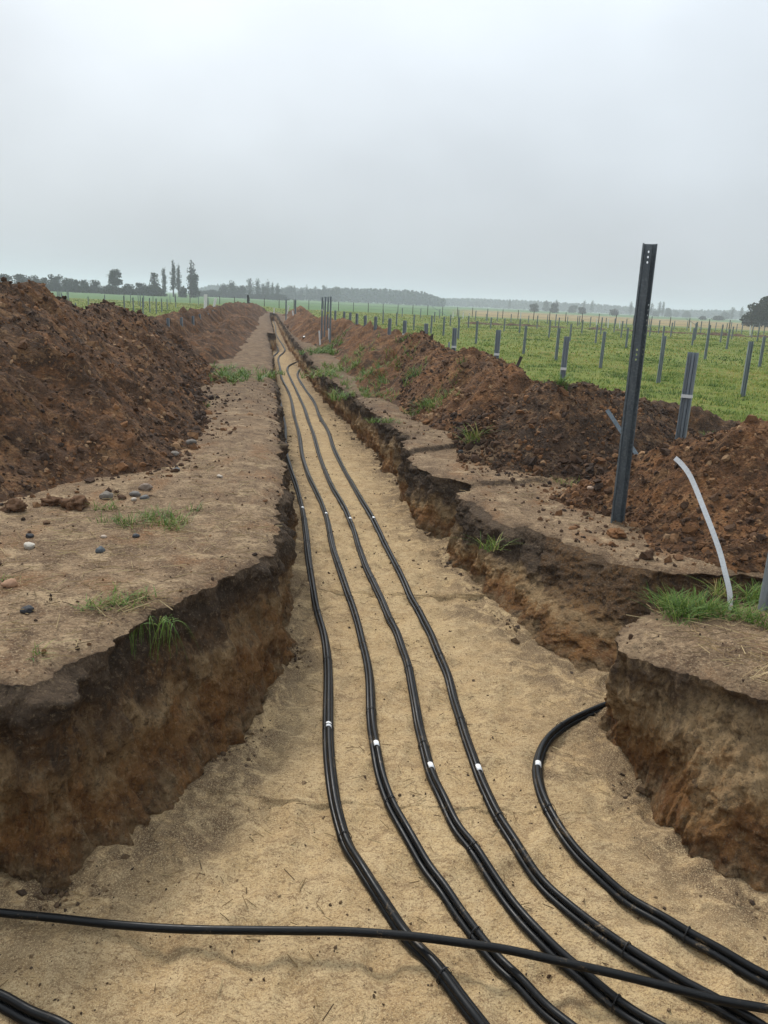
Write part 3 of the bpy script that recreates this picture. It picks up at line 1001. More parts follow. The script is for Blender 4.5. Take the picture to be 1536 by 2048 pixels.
def tuft(px, py, z, label, n, rad_, h, wide=1.0, down=False, yellow=.0, zfun=bench_z, w=.006):
    rng = np.random.default_rng(int(px * 7 + py))
    c = at(px, py, z)
    if zfun is top_z:
        for _ in range(6):
            c = at(px, py, float(top_z(np.array([c[0]]), np.array([c[1]]))[0]))
    ang_, rr = rng.uniform(0, 2 * math.pi, n), np.sqrt(rng.random(n)) * rad_
    ncl = max(3, n // 14)
    cc = np.column_stack([np.cos(rng.uniform(0, 6.28, ncl)), np.sin(rng.uniform(0, 6.28, ncl))]) * (np.sqrt(rng.random(ncl)) * rad_)[:, None]
    ci = rng.integers(0, ncl, n)
    off = cc[ci] + rng.normal(0, .025, (n, 2))
    off[:, 1] *= (3.2 if rad_ > .4 else 1.3) if c[1] > 11 and not down else 1.0
    x, y = c[0] + off[:, 0] * wide, c[1] + off[:, 1]
    zz = zfun(x, y) if zfun else np.full(n, c[2])
    P = np.column_stack([x - c[0], y - c[1], zz - c[2] - .012])
    tint = np.clip(rng.normal(.42 + yellow, .20, n), 0, 1)
    yaw = rng.uniform(0, 6.28, n)
    if down:
        yaw = rng.normal(-.9, .95, n)
        G_ = Geo()
        for q in range(n):
            t = np.linspace(0, 1, 8)
            L_, out_ = h * rng.uniform(.35, 1.45), rng.uniform(.15, 1.0)
            C_ = P[q] + np.stack([np.cos(yaw[q]) * L_ * out_ * t, np.sin(yaw[q]) * L_ * out_ * t, L_ * (.45 * t - 1.35 * t * t)], 1)
            wv_ = np.array([math.sin(yaw[q] + .4), -math.cos(yaw[q] + .4), 0]) * (w * .5) * (1 - .8 * t)[:, None]
            G_.add(np.vstack([C_ - wv_, C_ + wv_]), [(i_, i_ + 1, 8 + i_ + 1) for i_ in range(7)] + [(i_, 8 + i_ + 1, 8 + i_) for i_ in range(7)], tint[q])
        V, F, T = np.concatenate(G_.V), np.concatenate(G_.F), np.concatenate(G_.A)
    else:
        V, F, T = blades(P, h * rng.uniform(.5, 1.25, n), w * rng.uniform(.7, 1.3, n), yaw, rng.uniform(.25, 1.2, n), tint, .5, 4)
    o = link('grass_tuft', np_mesh('grass_tuft', V, F, M_GRASS, {'tint': T}, False), None, tuple(c))
    return tag(o, label, 'grass tuft', 'grass tufts left on the banks')


tuft(285, 1036, 0, 'wide low green grass patch at the foot of the left soil heap', 420, .34, .10, 1.25)
tuft(258, 1207, 0, 'short grass strip on the left bank just above the hanging tuft', 170, .14, .07, 1.5, yellow=.08)
tuft(305, 1234, -.02, 'long green grass tuft hanging over the left trench rim', 62, .07, .16, 1.2, True, zfun=None)
tuft(465, 752, 0, 'bright grass patch far along the left bank', 800, .6, .2, 1.3, w=.016)
tuft(392, 812, 0, 'small grass patch beside the foot of the left heap midway', 130, .22, .12, w=.01)
tuft(312, 926, 0, 'little grass sprig by the left heap near the round stones', 80, .10, .08)
tuft(545, 742, 0, 'grass fringe on the left trench rim far away', 90, .25, .13, w=.012)
tuft(1425, 1232, -.15, 'lush green grass clump at the foot of the white curved strip', 520, .22, .13, 1.5)
tuft(1372, 1222, -.15, 'dense grass clump on the back left corner of the front right bank', 260, .13, .14, 1.2)
tuft(760, 778, -.2, 'wide grass patch on the right rim beyond the peeled ledge', 1100, .7, .17, 1.4, w=.014, zfun=top_z)
tuft(690, 742, -.2, 'yellowish grass patch on the right rim before the bundle of tall posts', 900, .75, .2, 1.2, yellow=.12, w=.018, zfun=top_z)
tuft(650, 703, -.2, 'grass patch on the right rim beside the bundle of tall posts', 800, .6, .22, 1.1, w=.022, zfun=top_z)
tuft(868, 830, -.2, 'grass tuft drooping over the shadowed ledge on the right bank', 420, .34, .15, 1.6, w=.009, zfun=top_z)
tuft(950, 822, -.2, 'yellow green grass tuft in front of the dark mound', 300, .18, .20, 1.3, yellow=.2, w=.009, zfun=top_z)
tuft(1108, 915, -.26, 'grass tuft with long blades low on the dark mound', 90, .08, .22, 1.0, w=.008, zfun=top_z)
tuft(1140, 972, -.37, 'yellow grass sprig on the tan ledge left of the tall steel post', 90, .09, .10, 1.3, yellow=.25, zfun=top_z)
tuft(1004, 870, .1, 'pale grass sprig on the left shoulder of the dark mound', 50, .08, .16, yellow=.1, zfun=top_z)
tuft(1480, 950, .3, 'yellow grass sprig high on the reddish right mound', 50, .06, .13, yellow=.3, zfun=top_z)
tuft(1525, 1108, -.2, 'grass tuft at the right picture edge above the steel post foot', 130, .12, .15, zfun=top_z)
tuft(812, 722, -.1, 'thin grass patch on the face of the right heap above the wide rim patch', 260, .28, .16, 1.3, w=.012, zfun=top_z)
tuft(893, 748, 0, 'grass sprigs high on the right heap below its crest', 160, .30, .16, 1.2, yellow=.1, w=.011, zfun=top_z)
tuft(955, 765, .1, 'upright yellow grass sprig left of the dark mound crest', 60, .08, .24, yellow=.2, w=.010, zfun=top_z)
tuft(1165, 772, .4, 'dry grass bits on the very top of the dark mound', 90, .16, .12, yellow=.3, w=.009, zfun=top_z)
tuft(1412, 885, .3, 'small grass tuft behind the top of the white curved strip', 60, .09, .12, yellow=.1, w=.008, zfun=top_z)
tuft(770, 842, -.2, 'sparse grass at the right rim beside the upper ledge', 120, .25, .10, 1.2, w=.009, zfun=top_z)
tuft(70, 1310, 0, 'tiny grass sprout on the near left bank above the dark face', 16, .03, .06)
tuft(15, 1165, 0, 'small grass sprout behind the orange stone on the left bank', 22, .05, .05)


def straw():
    rng = np.random.default_rng(51)
    G = Geo()
    spots = [(-1.6, 4.0, .5, 160, 0), (-1.9, 5.3, .5, 200, 0), (-1.1, 5.6, .4, 120, 0), (2.1, 3.75, .16, 120, 0), (2.0, 4.3, .3, 160, 0), (-1.5, 7.5, .8, 200, 0), (1.6, 8.2, .5, 120, 0),
             (-1.9, 3.6, .4, 90, 0), (-3.0, 14, 1.2, 200, 0), (.6, 12.0, .6, 120, 0), (-1.3, 3.85, .12, 60, 0), (0, 3.2, .9, 120, 1), (-.4, 5.5, .6, 90, 1), (.9, 4.2, .5, 90, 1), (.3, 7.5, .6, 60, 1), (-.9, 3.3, .6, 80, 1)]
    for sx, sy, sr, n, fl in spots:
        x, y = sx + rng.normal(0, sr, n), sy + rng.normal(0, sr, n)
        ins = inside(np.column_stack([x, y]), BASE if fl else RIM)
        ok = ins if fl else ~ins
        x, y = x[ok], y[ok]
        n = len(x)
        if not n:
            continue
        z = (floor_z(x, y) if fl else bench_z(x, y)) + .012
        yaw = rng.normal(.2, .9, n) if sx > 1.9 else rng.uniform(0, 6.28, n)
        L = rng.uniform(.03, .16, n) * (.5 if fl else 1)
        dx = np.stack([np.cos(yaw) * L, np.sin(yaw) * L, rng.normal(.004, .012, n)], 1)
        wv = np.stack([-np.sin(yaw), np.cos(yaw), 0 * yaw], 1) * rng.uniform(.0012, .0026, n)[:, None]
        up = np.array([0, 0, .0035])
        P = np.column_stack([x, y, z])
        V = np.stack([P - wv, P + wv, P + dx + wv, P + dx - wv, P + up, P + dx + up], 1).reshape(-1, 3)
        F = np.array([(0, 4, 5), (0, 5, 3), (1, 2, 5), (1, 5, 4)])
        G.add(V, (F[None] + (np.arange(n) * 6)[:, None, None]).reshape(-1, 3), np.repeat(np.clip(rng.normal(.45 if fl else .55, .28, n), 0, 1), 6))
    # overhanging dry stalks at the front bank rim
    n = 90
    x, y = rng.uniform(1.85, 2.5, n), rng.normal(3.62, .05, n)
    P = np.column_stack([x, y, bench_z(x, y) + .01])
    G.add(*blades(P, rng.uniform(.10, .26, n), np.full(n, .0035), rng.normal(-.35, .5, n), rng.uniform(.9, 1.5, n), np.clip(rng.normal(.6, .25, n), 0, 1), .5, 4))
    tag(link('straw_litter', G.mesh('straw_litter', M_STRAW, smooth=False)), 'bits of dry straw and rootlets on the soil', 'straw', kind='stuff')


straw()

# ------------------------------------------------------------------ stones
STONES = [(60, 1095, .042, 1.0, 'pale whitish angular stone on the left bank'), (200, 1103, .038, .22, 'smooth blue grey stone on the left bank'), (20, 1172, .045, .78, 'orange brown stone at the left picture edge'),
          (55, 1223, .038, .02, 'dark slate coloured stone on the near left bank'), (272, 1074, .028, .05, 'small black stone on the left bank before the grass patch'), (60, 1074, .03, .0, 'small dark clod like stone left behind the pale stone'),
          (208, 1075, .022, .9, 'small cream stone beside the straw on the left bank'), (440, 955, .032, .95, 'white flat stone in the middle of the left bank'), (352, 886, .055, .62, 'brown angular stone at the foot of the left heap'),
          (382, 888, .06, .45, 'grey cracked stone at the foot of the left heap'), (350, 910, .045, .5, 'tan rounded stone just below the brown angular stone'), (353, 941, .035, .3, 'dark grey stone on bare soil below the sprig'),
          (270, 991, .045, .42, 'rounded grey brown stone in a row at the heap foot'), (289, 998, .04, .35, 'flat dark stone at the right end of the heap foot row'), (268, 1000, .026, .95, 'small white stone in the heap foot row'),
          (291, 978, .06, .55, 'large brown stone leaning on the heap foot'), (213, 996, .06, .5, 'grey brown boulder behind the left grass patch'), (150, 1015, .10, .52, 'largest rusty earth lump at the left heap foot'),
          (105, 1010, .075, .5, 'rusty earth lump left of the largest lump'), (30, 1020, .085, .5, 'broad rusty earth lump at the left picture edge'), (935, 893, .05, .35, 'grey flat stone on the tan ledge of the right bank'),
          (920, 905, .045, .3, 'dark stone beside the flat stone on the tan ledge'), (985, 963, .04, .4, 'grey stone near the dark ledge corner on the right bank'), (1232, 1072, .085, .72, 'rusty angular lump right in front of the tall steel post'),
          (1300, 1108, .04, .4, 'grey stone on the bank edge right of the rusty lump'), (1180, 978, .035, .85, 'pale stone behind the left side of the tall steel post'), (300, 1000, .02, .4, 'pebble beside the flat dark stone')]
rng = np.random.default_rng(61)
for k, (px, py, s, tn, lab) in enumerate(STONES[:-1]):
    c = at(px, py, 0 if px < 700 else -.3)
    for _ in range(4):
        c = at(px, py, float(top_z(np.array([c[0]]), np.array([c[1]]))[0]))
    lump_ = 'lump' in lab
    bv, bf = ico(4 if lump_ else 3, 100 + k, .7 if lump_ else .3, 1.6 if lump_ else 1.1)
    bv = bv * np.array([1.15, .9, .72]) * s * (.75 + .05 * np.hypot(c[0], c[1]) * .3)
    bv = bv @ yaw_rot(np.array([rng.uniform(0, 6)]))[0].T
    o = link('stone' if 'lump' not in lab else 'earth_lump', np_mesh('stone', bv, bf, M_CLOD if lump_ else M_STONE, {'tint': np.full(len(bv), tn)}), None, (c[0], c[1], c[2] + .25 * s))
    tag(o, lab, 'stone' if 'lump' not in lab else 'earth lump')

# ------------------------------------------------------------------ cables
CR = .0165


def px_path(pts, lift=0.0, n=8):
    P = np.array([at(a, b, FLOOR + CR)[:2] for a, b in pts])
    return catmull(P, n=n)


def resample(P, f=.010, lo=.02):
    d = np.concatenate([[0], np.cumsum(np.linalg.norm(np.diff(P, axis=0), axis=1))])
    s = [0.0]
    while s[-1] < d[-1]:
        i = np.searchsorted(d, s[-1])
        p = P[min(i, len(P) - 1)]
        s.append(s[-1] + max(lo, f * np.hypot(p[0], p[1])))
    s = np.array(s)
    return np.column_stack([np.interp(s, d, P[:, 0]), np.interp(s, d, P[:, 1])]), s


def smooth1(z, k):
    for _ in range(k):
        z = np.concatenate([z[:1], (z[:-2] + 2 * z[1:-1] + z[2:]) / 4, z[-1:]])
    return z


BUNDLE_LINES = []


def bundle(label, P2, tags, seed, twist=.5, ntie=14, lift=None):
    P, s = resample(P2)
    P = np.column_stack([smooth1(P[:, 0], 30), smooth1(P[:, 1], 30)])
    z = smooth1(floor_z(P[:, 0], P[:, 1]), 10) + .002
    if lift is not None:
        z = z + lift(P)
    C = np.column_stack([P, z])
    BUNDLE_LINES.append(C)
    T = np.gradient(C, axis=0)
    T /= np.linalg.norm(T, axis=1)[:, None]
    A = np.cross(T, [0, 0, 1.0])
    A /= np.linalg.norm(A, axis=1)[:, None]
    o0 = C[0].copy()
    o0[2] = FLOOR
    root = thing('cable_bundle', label, 'cable bundle', tuple(o0), 'black cable bundles laid along the trench')
    fat = 1 + .012 * np.maximum(np.hypot(P[:, 0], P[:, 1]) - 8, 0) ** .8
    ph = .35 * np.sin(s * 1.1 + seed) + .25 * np.sin(s * .43 + seed * 2)
    for j in range(3):
        base = [(-1.02, 1.0), (1.02, 1.0), (0.0, 2.72)][j]
        wob = .16 * np.sin(s * 1.7 + j * 2 + seed)
        ca, sa = np.cos(ph * .55), np.sin(ph * .55)
        ox, oz = base[0] + wob, base[1] - 1.55
        xx, zz = ox * ca - oz * sa, ox * sa + oz * ca + 1.55
        zz = np.maximum(zz, .9)
        Q = C + A * (xx * CR * fat)[:, None] + np.array([0, 0, 1.0]) * (zz * CR)[:, None]
        V, F = tube(Q - o0, CR * fat, 10)
        link('cable', np_mesh('cable', V, F, M_CABLE), root)
    rng = np.random.default_rng(seed * 13 + 5)
    d = np.hypot(P[:, 0], P[:, 1])
    pos = np.arange(rng.uniform(.3, .8), s[-1], .95)
    pos = [p for p in pos if d[min(np.searchsorted(s, p), len(d) - 1)] < 12][:ntie]
    for p in pos:
        i = min(np.searchsorted(s, p), len(P) - 2)
        th = np.linspace(0, 2 * math.pi, 17)[:-1]
        ring_ = C[i] - o0 + np.array([0, 0, 1.72 * CR])
        prof = [(-1, 2.20), (1, 2.20), (1, 2.06), (-1, 2.06)]
        shape = np.stack([np.cos(th), np.sin(th)], 1)
        mod = 1.0 + .10 * np.cos(3 * (th - math.pi / 2))
        V, n4 = [], len(th)
        for (l, r_) in prof:
            V.append(ring_ + T[i] * l * .0028 + (A[i][None] * shape[:, :1] + np.array([[0, 0, 1.0]]) * shape[:, 1:]) * (r_ * CR * mod)[:, None])
        V = np.vstack(V)
        F = [(a * n4 + q, a * n4 + (q + 1) % n4, ((a + 1) % 4) * n4 + (q + 1) % n4, ((a + 1) % 4) * n4 + q) for a in range(4) for q in range(n4)]
        link('cable_tie', np_mesh('cable_tie', V, F, M_TIE), root)
    for (px, py) in tags:
        t = at(px, py, FLOOR + 3 * CR)
        i = int(np.argmin(np.hypot(P[:, 0] - t[0], P[:, 1] - t[1])))
        i = min(max(i, 1), len(P) - 2)
        top = C[i] - o0 + np.array([0, 0, 2.72 * CR])
        th = np.linspace(-.2, math.pi * .78, 9)
        hw = .024 * (1 + .02 * d[i])
        V = []
        for l in (-hw, hw):
            for rr_ in (1.22, 1.04):
                V.append(top + T[i] * l + (A[i][None] * np.cos(th)[:, None] + np.array([[0, 0, 1.0]]) * np.sin(th)[:, None]) * CR * fat[i] * rr_)
        V = np.vstack(V)
        n9 = 9
        F = []
        for q in range(n9 - 1):
            for (a_, b_) in ((0, 2), (3, 1), (1, 0), (2, 3)):
                F.append((a_ * n9 + q, b_ * n9 + q, b_ * n9 + q + 1, a_ * n9 + q + 1))
        F += [(0, n9, 3 * n9, 2 * n9), (n9 - 1, 3 * n9 - 1, 4 * n9 - 1, 2 * n9 - 1)]
        link('label_tag', np_mesh('label_tag', V, F, M_TAG), root)
    return root


pA = [(1075, 2170), (955, 2048), (890, 1960), (830, 1890), (770, 1815), (730, 1755), (695, 1688), (675, 1630), (662, 1560), (657, 1500), (656, 1440), (657, 1370), (656, 1320), (650, 1274), (635, 1223), (625, 1172), (616, 1110), (611, 1062), (604, 1014), (594, 977),
      (580, 936), (570, 898), (570, 854), (562, 816), (556, 785), (549, 760), (545, 737), (544, 722), (547, 711), (558, 705), (556, 697), (549, 685), (546, 672), (547, 660), (544, 648), (540, 636)]
pB = [(1250, 2160), (1130, 2048), (1060, 1985), (993, 1910), (930, 1840), (880, 1770), (835, 1705), (800, 1645), (775, 1590), (757, 1530), (748, 1480), (742, 1430), (741, 1384), (736, 1332), (722, 1274), (710, 1226), (693, 1182), (676, 1131), (662, 1083), (651, 1028), (633, 984), (616, 949),
      (604, 912), (599, 871), (587, 826), (580, 790), (564, 760), (561, 748), (560, 735), (556, 720), (558, 711), (571, 704), (567, 693), (557, 678), (551, 664), (552, 655), (548, 644), (543, 636)]
pC = [(1430, 2140), (1293, 2045), (1223, 1993), (1150, 1940), (1079, 1880), (1020, 1805), (960, 1722), (910, 1650), (875, 1580), (853, 1510), (836, 1440), (825, 1384), (813, 1325), (796, 1274), (774, 1226), (755, 1182), (734, 1141), (719, 1100), (709, 1062), (691, 1021), (669, 984), (650, 943),
      (637, 905), (628, 871), (616, 840), (607, 812), (590, 776), (577, 748), (573, 737), (576, 730), (596, 725), (612, 717), (622, 713)]
pD = [(1600, 2110), (1484, 2045), (1417, 2012), (1340, 1965), (1254, 1908), (1176, 1850), (1106, 1788), (1055, 1729), (1016, 1670), (993, 1628), (969, 1581), (950, 1530), (935, 1490), (920, 1440), (907, 1394), (895, 1349), (874, 1302), (854, 1250), (833, 1213), (809, 1168), (789, 1127), (767, 1083), (748, 1042), (724, 1004),
      (703, 967), (681, 926), (666, 895), (657, 864), (637, 830), (630, 806), (611, 780), (597, 757), (593, 746), (597, 741), (612, 733), (624, 728)]
pE = [(1640, 2015), (1536, 1963), (1476, 1932), (1398, 1889), (1320, 1842), (1254, 1795), (1191, 1749), (1145, 1702), (1110, 1655), (1086, 1612), (1075, 1573), (1070, 1538), (1077, 1507), (1090, 1480), (1117, 1456), (1153, 1441), (1182, 1432)]
bundle('leftmost of the four long black cable bundles in the trench', px_path(pA), [(656, 1450), (605, 1017)], 1)
bundle('second black cable bundle from the left in the trench', px_path(pB), [(752, 1493), (650, 1028)], 2)
bundle('third black cable bundle from the left in the trench', px_path(pC), [(863, 1530), (697, 1036)], 3)
bundle('rightmost of the four long black cable bundles in the trench', px_path(pD), [(954, 1540), (745, 1036)], 4)
PE = catmull(np.vstack([[at(a, b, FLOOR + CR)[:2] for a, b in pE], [(1.58, 4.76), (1.74, 4.87), (2.0, 4.97), (2.6, 5.05), (3.4, 5.1)]]), n=8)
bundle('short black cable bundle curving back round the foot of the front right bank', PE, [(1073, 1531)], 5)
pF = [(-260, 1890), (-120, 1945), (0, 2003), (75, 2035), (150, 2075), (260, 2150)]
bundle('black cable bundle cut off by the lower left picture corner', px_path(pF), [], 6)

# the single cable lying across the bundles
pX = [(-150, 1800), (0, 1816), (114, 1827), (228, 1840), (342, 1850), (456, 1857), (592, 1864), (700, 1868), (830, 1879), (950, 1895), (1028, 1908), (1125, 1930), (1223, 1952), (1340, 1981), (1437, 2006), (1536, 2024), (1680, 2050)]
PX = catmull(np.array([at(a, b, FLOOR + .085)[:2] for a, b in pX]), n=10)
PX, sX = resample(PX, .006, .012)
dz = np.full(len(PX), .024)
for C in BUNDLE_LINES[:5]:
    D2 = np.hypot(PX[:, None, 0] - C[None, :, 0], PX[:, None, 1] - C[None, :, 1]).min(1)
    dz = np.maximum(dz, np.where(D2 < .05, .083, 0))
mx = np.maximum(dz, .05)
fl = FLOOR + .012
zz = np.where(PX[:, 0] < -.5, .045, .083)
zz = np.maximum(smooth1(zz, 600), smooth1(dz, 4))
zz = np.maximum(zz, dz)
CX = np.column_stack([PX, fl + smooth1(zz, 30) + .004])
V, F = tube(CX - CX[0], .0172, 14)
tag(link('cable', np_mesh('cable', V, F, M_CABLE), None, tuple(CX[0])), 'single thicker black cable lying straight across the other bundles', 'cable')

# small black cable end near the tall posts
pc = np.array([at(a, b, -.17) for a, b in [(630, 690), (650, 690), (672, 689), (683, 692), (690, 699), (688, 702)]])
V, F = tube(catmull(pc, n=6) - pc[0], .03, 8)
tag(link('cable', np_mesh('cable', V, F, M_CABLE), None, tuple(pc[0])), 'loose black cable end on the bank beside the bundle of tall posts', 'cable')
pr = at(687, 705, -.15)
bv, bf = ico(2, 5, .25)
tag(link('plastic_scrap', np_mesh('plastic_scrap', bv * [.09, .06, .05], bf, M_RED), None, tuple(pr)), 'small red plastic scrap on the soil near the tall posts', 'plastic scrap')


# ------------------------------------------------------------------ steel posts
def plate(path, widths_path, holes, H, step=None):
    """folded sheet: path = list of xy corners; holes = {strip index: [(u, z, r)]}; returns V, F"""
    P = np.asarray(path, float)
    G = Geo()
    for i, (a, b) in enumerate(zip(P[:-1], P[1:])):
        L = np.linalg.norm(b - a)
        pts_ = [(0, 0), (L, 0), (L, H), (0, H)]
        edges = [(0, 1), (1, 2), (2, 3), (3, 0)]
        hs = holes.get(i, [])
        for (u, z, ru, rz) in hs:
            n0 = len(pts_)
            for q in range(10):
                t = q * 2 * math.pi / 10
                pts_.append((u + ru * math.cos(t), z + rz * math.sin(t)))
            edges += [(n0 + q, n0 + (q + 1) % 10) for q in range(10)]
        r = delaunay_2d_cdt([Vector(p) for p in pts_], edges, [], 0, 1e-6)
        V = np.array([v[:] for v in r[0]])
        F = np.array(r[2])
        c = V[F].mean(1)
        ok = np.ones(len(F), bool)
        for (u, z, ru, rz) in hs:
            ok &= ((c[:, 0] - u) / ru) ** 2 + ((c[:, 1] - z) / rz) ** 2 > .92
        d = (b - a) / L
        V3 = np.column_stack([a[0] + d[0] * V[:, 0], a[1] + d[1] * V[:, 0], V[:, 1]])
        G.add(V3, F[ok])
    return np.concatenate(G.V), np.concatenate(G.F)


def solid(o, th):
    m = o.modifiers.new('thickness', 'SOLIDIFY')
    m.thickness = th
    m.offset = 0
    return o


def weld(me):
    import bmesh
    bm = bmesh.new()
    bm.from_mesh(me)
    bmesh.ops.remove_doubles(bm, verts=bm.verts, dist=1e-5)
    bmesh.ops.recalc_face_normals(bm, faces=bm.faces)
    bm.to_mesh(me)
    bm.free()


# tall perforated post: open channel with folded lips
base = at(1233, 1046, -.33)
top_px = (1299, 488)
d = ray(*top_px)
tall = CAMH + d[2] / d[1] * base[1] - base[2]
Hh = tall + .25
path = [(-.066, -.052), (-.060, -.062), (-.046, -.018), (-.030, .012), (.036, .012), (.048, -.012), (.062, -.050), (.056, -.056)]
SCL = 1.14
path = [(-.062, -.070), (-.052, -.074), (-.040, -.012), (-.026, .006), (.030, .006), (.040, -.008), (.056, -.030), (.050, -.036)]
hs = {1: [], 3: [], 5: []}
for k in range(3):
    hs[3].append((.030, Hh - .065 - .045 * k, .0075, .011))
    hs[3].append((.030, Hh - .92 - .045 * k, .0075, .011))
for zz_ in (.52, .78, 1.40, 1.66, 2.10):
    for k in range(5):
        hs[5].append((.014, Hh - zz_ - .045 * k, .0042, .010))
        hs[1].append((.030, Hh - zz_ - .045 * k, .0050, .010))
path = [(a * SCL, b * SCL) for a, b in path]
hs = {k_: [(u * SCL, z_, a, b) for (u, z_, a, b) in v_] for k_, v_ in hs.items()}
V, F = plate(path, None, hs, Hh)
me = np_mesh('tall_steel_post', V, F, M_STEEL_D, None, False)
weld(me)
me.polygons.foreach_set('use_smooth', np.zeros(len(me.polygons), bool))
post = solid(link('steel_post', me, None, (base[0], base[1], base[2] - .25)), .005)
tx = at_y(top_px[0], top_px[1], base[1])[0]
post.rotation_euler = (0, math.atan2(tx - base[0], tall), math.radians(-6))
tag(post, 'tallest dark steel post with punched holes standing on the right bank', 'steel post')

# ordinary posts
SIG = [(-.050, -.035), (-.060, -.035), (-.060, .0), (-.060, .030), (-.022, .030), (-.012, .012), (.012, .012), (.022, .030), (.060, .030), (.060, -.035), (.050, -.035)]
V, F = plate(SIG, None, {}, 1.0)
me_post = np_mesh('steel_post', V, F, M_STEEL, None, False)
weld(me_post)
bandp = [(-.064, -.04), (.064, -.04), (.064, .036), (-.064, .036), (-.064, -.04)]
V, F = plate(bandp, None, {}, 1.0)
me_band = np_mesh('tape_band', V, F, M_WHITE, None, False)
me_bandy = np_mesh('tape_band_yellow', V, F, M_YELLOW, None, False)
weld(me_band)
prng = random.Random(5)


def field_post(tp, D, label, zb=None, band=None, group='steel posts rammed into the ground', yellow=False, yaw=None, name='steel_post', wid=.86):
    t = at_y(tp[0], tp[1], D)
    x = t[0] + prng.gauss(0, .0)
    if zb is None:
        zb = float(bench_z(np.array([x]), np.array([D]))[0]) - .03
    h = t[2] - zb
    o = solid(link(name, me_post, None, (x, D, zb)), .005)
    o.scale = (wid, wid, h)
    o.rotation_euler = (prng.gauss(0, .006), prng.gauss(0, .006), math.radians(-12 + prng.gauss(0, 6)) if yaw is None else yaw)
    tag(o, label, 'steel post', group)
    if band is not None:
        b = solid(link('tape_band', me_bandy if yellow else me_band, o, (0, 0, (at_y(tp[0], band, D)[2] - zb - .02) / h)), .002)
        b.scale = (1, 1, .045 / h)
    return o


ORD = ['nearest', 'second', 'third', 'fourth', 'fifth', 'sixth', 'seventh', 'eighth', 'ninth', 'tenth', 'eleventh', 'twelfth', 'thirteenth', 'fourteenth', 'fifteenth', 'sixteenth', 'seventeenth', 'eighteenth', 'nineteenth', 'twentieth', 'twenty first', 'twenty second', 'twenty third', 'twenty fourth', 'twenty fifth', 'twenty sixth']
front = [((1386, 705), 10.5, 793), ((1133, 673), 13.6, 738), ((997, 660), 15.4, 709), ((911, 656), 17, 694), ((853, 647), 19, 679), ((810, 641), 21, 669), ((779, 637), 23, None), ((751, 633), 25.5, None), ((732, 631), 28, None), ((715, 627), 30, None), ((701, 625), 32.5, None), ((689, 623), 35, None), ((671, 621), 38, None)]
for k, (tp, D, bd) in enumerate(front):
    field_post(tp, D, '%s %ssteel post in the row behind the right soil heap' % (ORD[k], 'white banded ' if bd else 'plain '), band=bd, wid=1.1 if k == 0 else .76)
vis = [((1503, 683), 794), ((1329, 672), 766), ((1209, 663), 736), ((1529, 673), 735), ((1118, 656), 721), ((1420, 650), 719), ((1052, 651), 709), ((1459, 659), 699), ((1257, 655), 698), ((1389, 656), 691), ((955, 642), 688), ((1195, 650), 686), ((1143, 648), 682),
       ((919, 635), 678), ((1101, 640), 675), ((889, 634), 672), ((864, 631), 668), ((1041, 639), 666), ((1010, 637), 662), ((829, 629), 660), ((983, 635), 658), ((1076, 631), 657)]
for k, (tp, by) in enumerate(vis):
    # walk along the sight line of the foot until it meets the field
    p = at(tp[0] - (by - tp[1]) * .11, by, -.2)
    field_post(tp, p[1], '%s grey steel post standing free in the green field on the right' % (ORD[k] if k else 'nearest'))
far_posts = [(794, 625, 651), (938, 632, 656), (902, 629, 652), (870, 624, 645), (767, 622, 648), (973, 628, 641), (1023, 628, 645), (1058, 631, 645), (1119, 635, 660), (1136, 633, 650), (1166, 640, 667), (1205, 635, 670), (1246, 642, 676), (1231, 637, 665),
             (1329, 652, 690), (1395, 644, 680), (1446, 649, 685), (1467, 653, 678), (1303, 642, 672), (1345, 645, 674), (1519, 652, 683), (1350, 642, 660), (1404, 643, 668), (1433, 645, 660), (1475, 648, 663), (1486, 647, 668), (1507, 650, 676), (1530, 653, 670),
             (1182, 634, 655), (1213, 636, 652), (1254, 638, 658), (1160, 632, 648), (1096, 629, 642), (1042, 626, 640), (996, 623, 638), (952, 622, 640), (918, 620, 634), (880, 618, 634), (842, 617, 632), (805, 616, 634), (1270, 640, 660), (1320, 641, 655), (1376, 643, 660), (1420, 646, 662), (1455, 647, 665)]
for (a, b, c) in far_posts:
    p = at(a, c, -.2)
    field_post((a, b), min(p[1], 105), 'distant thin grey steel post in the far half of the right field', group='distant posts of the right field')
rp = np.random.default_rng(9)
n = 0
while n < 8:
    D, px_ = rp.uniform(62, 118), rp.uniform(720, 1530)
    t = at_y(px_, 600, D)
    tz = 1.05 + rp.normal(0, .05)
    hz = 603 + .0465 * (px_ - 768)
    py_ = hz + (CAMH - tz) * FPX / D
    field_post((px_, py_), D, 'distant thin grey steel post in the far half of the right field', group='distant posts of the right field')
    n += 1
# left field
lv = [((151, 606), 624), ((91, 588), 606), ((209, 590), 612), ((248, 591), 629), ((266, 595), 631), ((285, 595), 630), ((312, 597), 624), ((323, 597), 622), ((299, 596), 622), ((334, 598), 618), ((176, 593), 611), ((124, 588), 603), ((118, 590), 606)]
for tp, by in lv:
    p = at(tp[0], by + 3, 0)
    field_post(tp, min(p[1], 80), 'faint grey steel post in the green field beyond the left heap', group='posts of the left field', wid=.6)
n = 0
while n < 18:
    D, px_ = rp.uniform(55, 120), rp.uniform(50, 430)
    hz = 603 + .0465 * (px_ - 768)
    field_post((px_, hz + (CAMH - 1.25) * FPX / D), D, 'faint grey steel post in the green field beyond the left heap', group='posts of the left field', wid=.55)
    n += 1
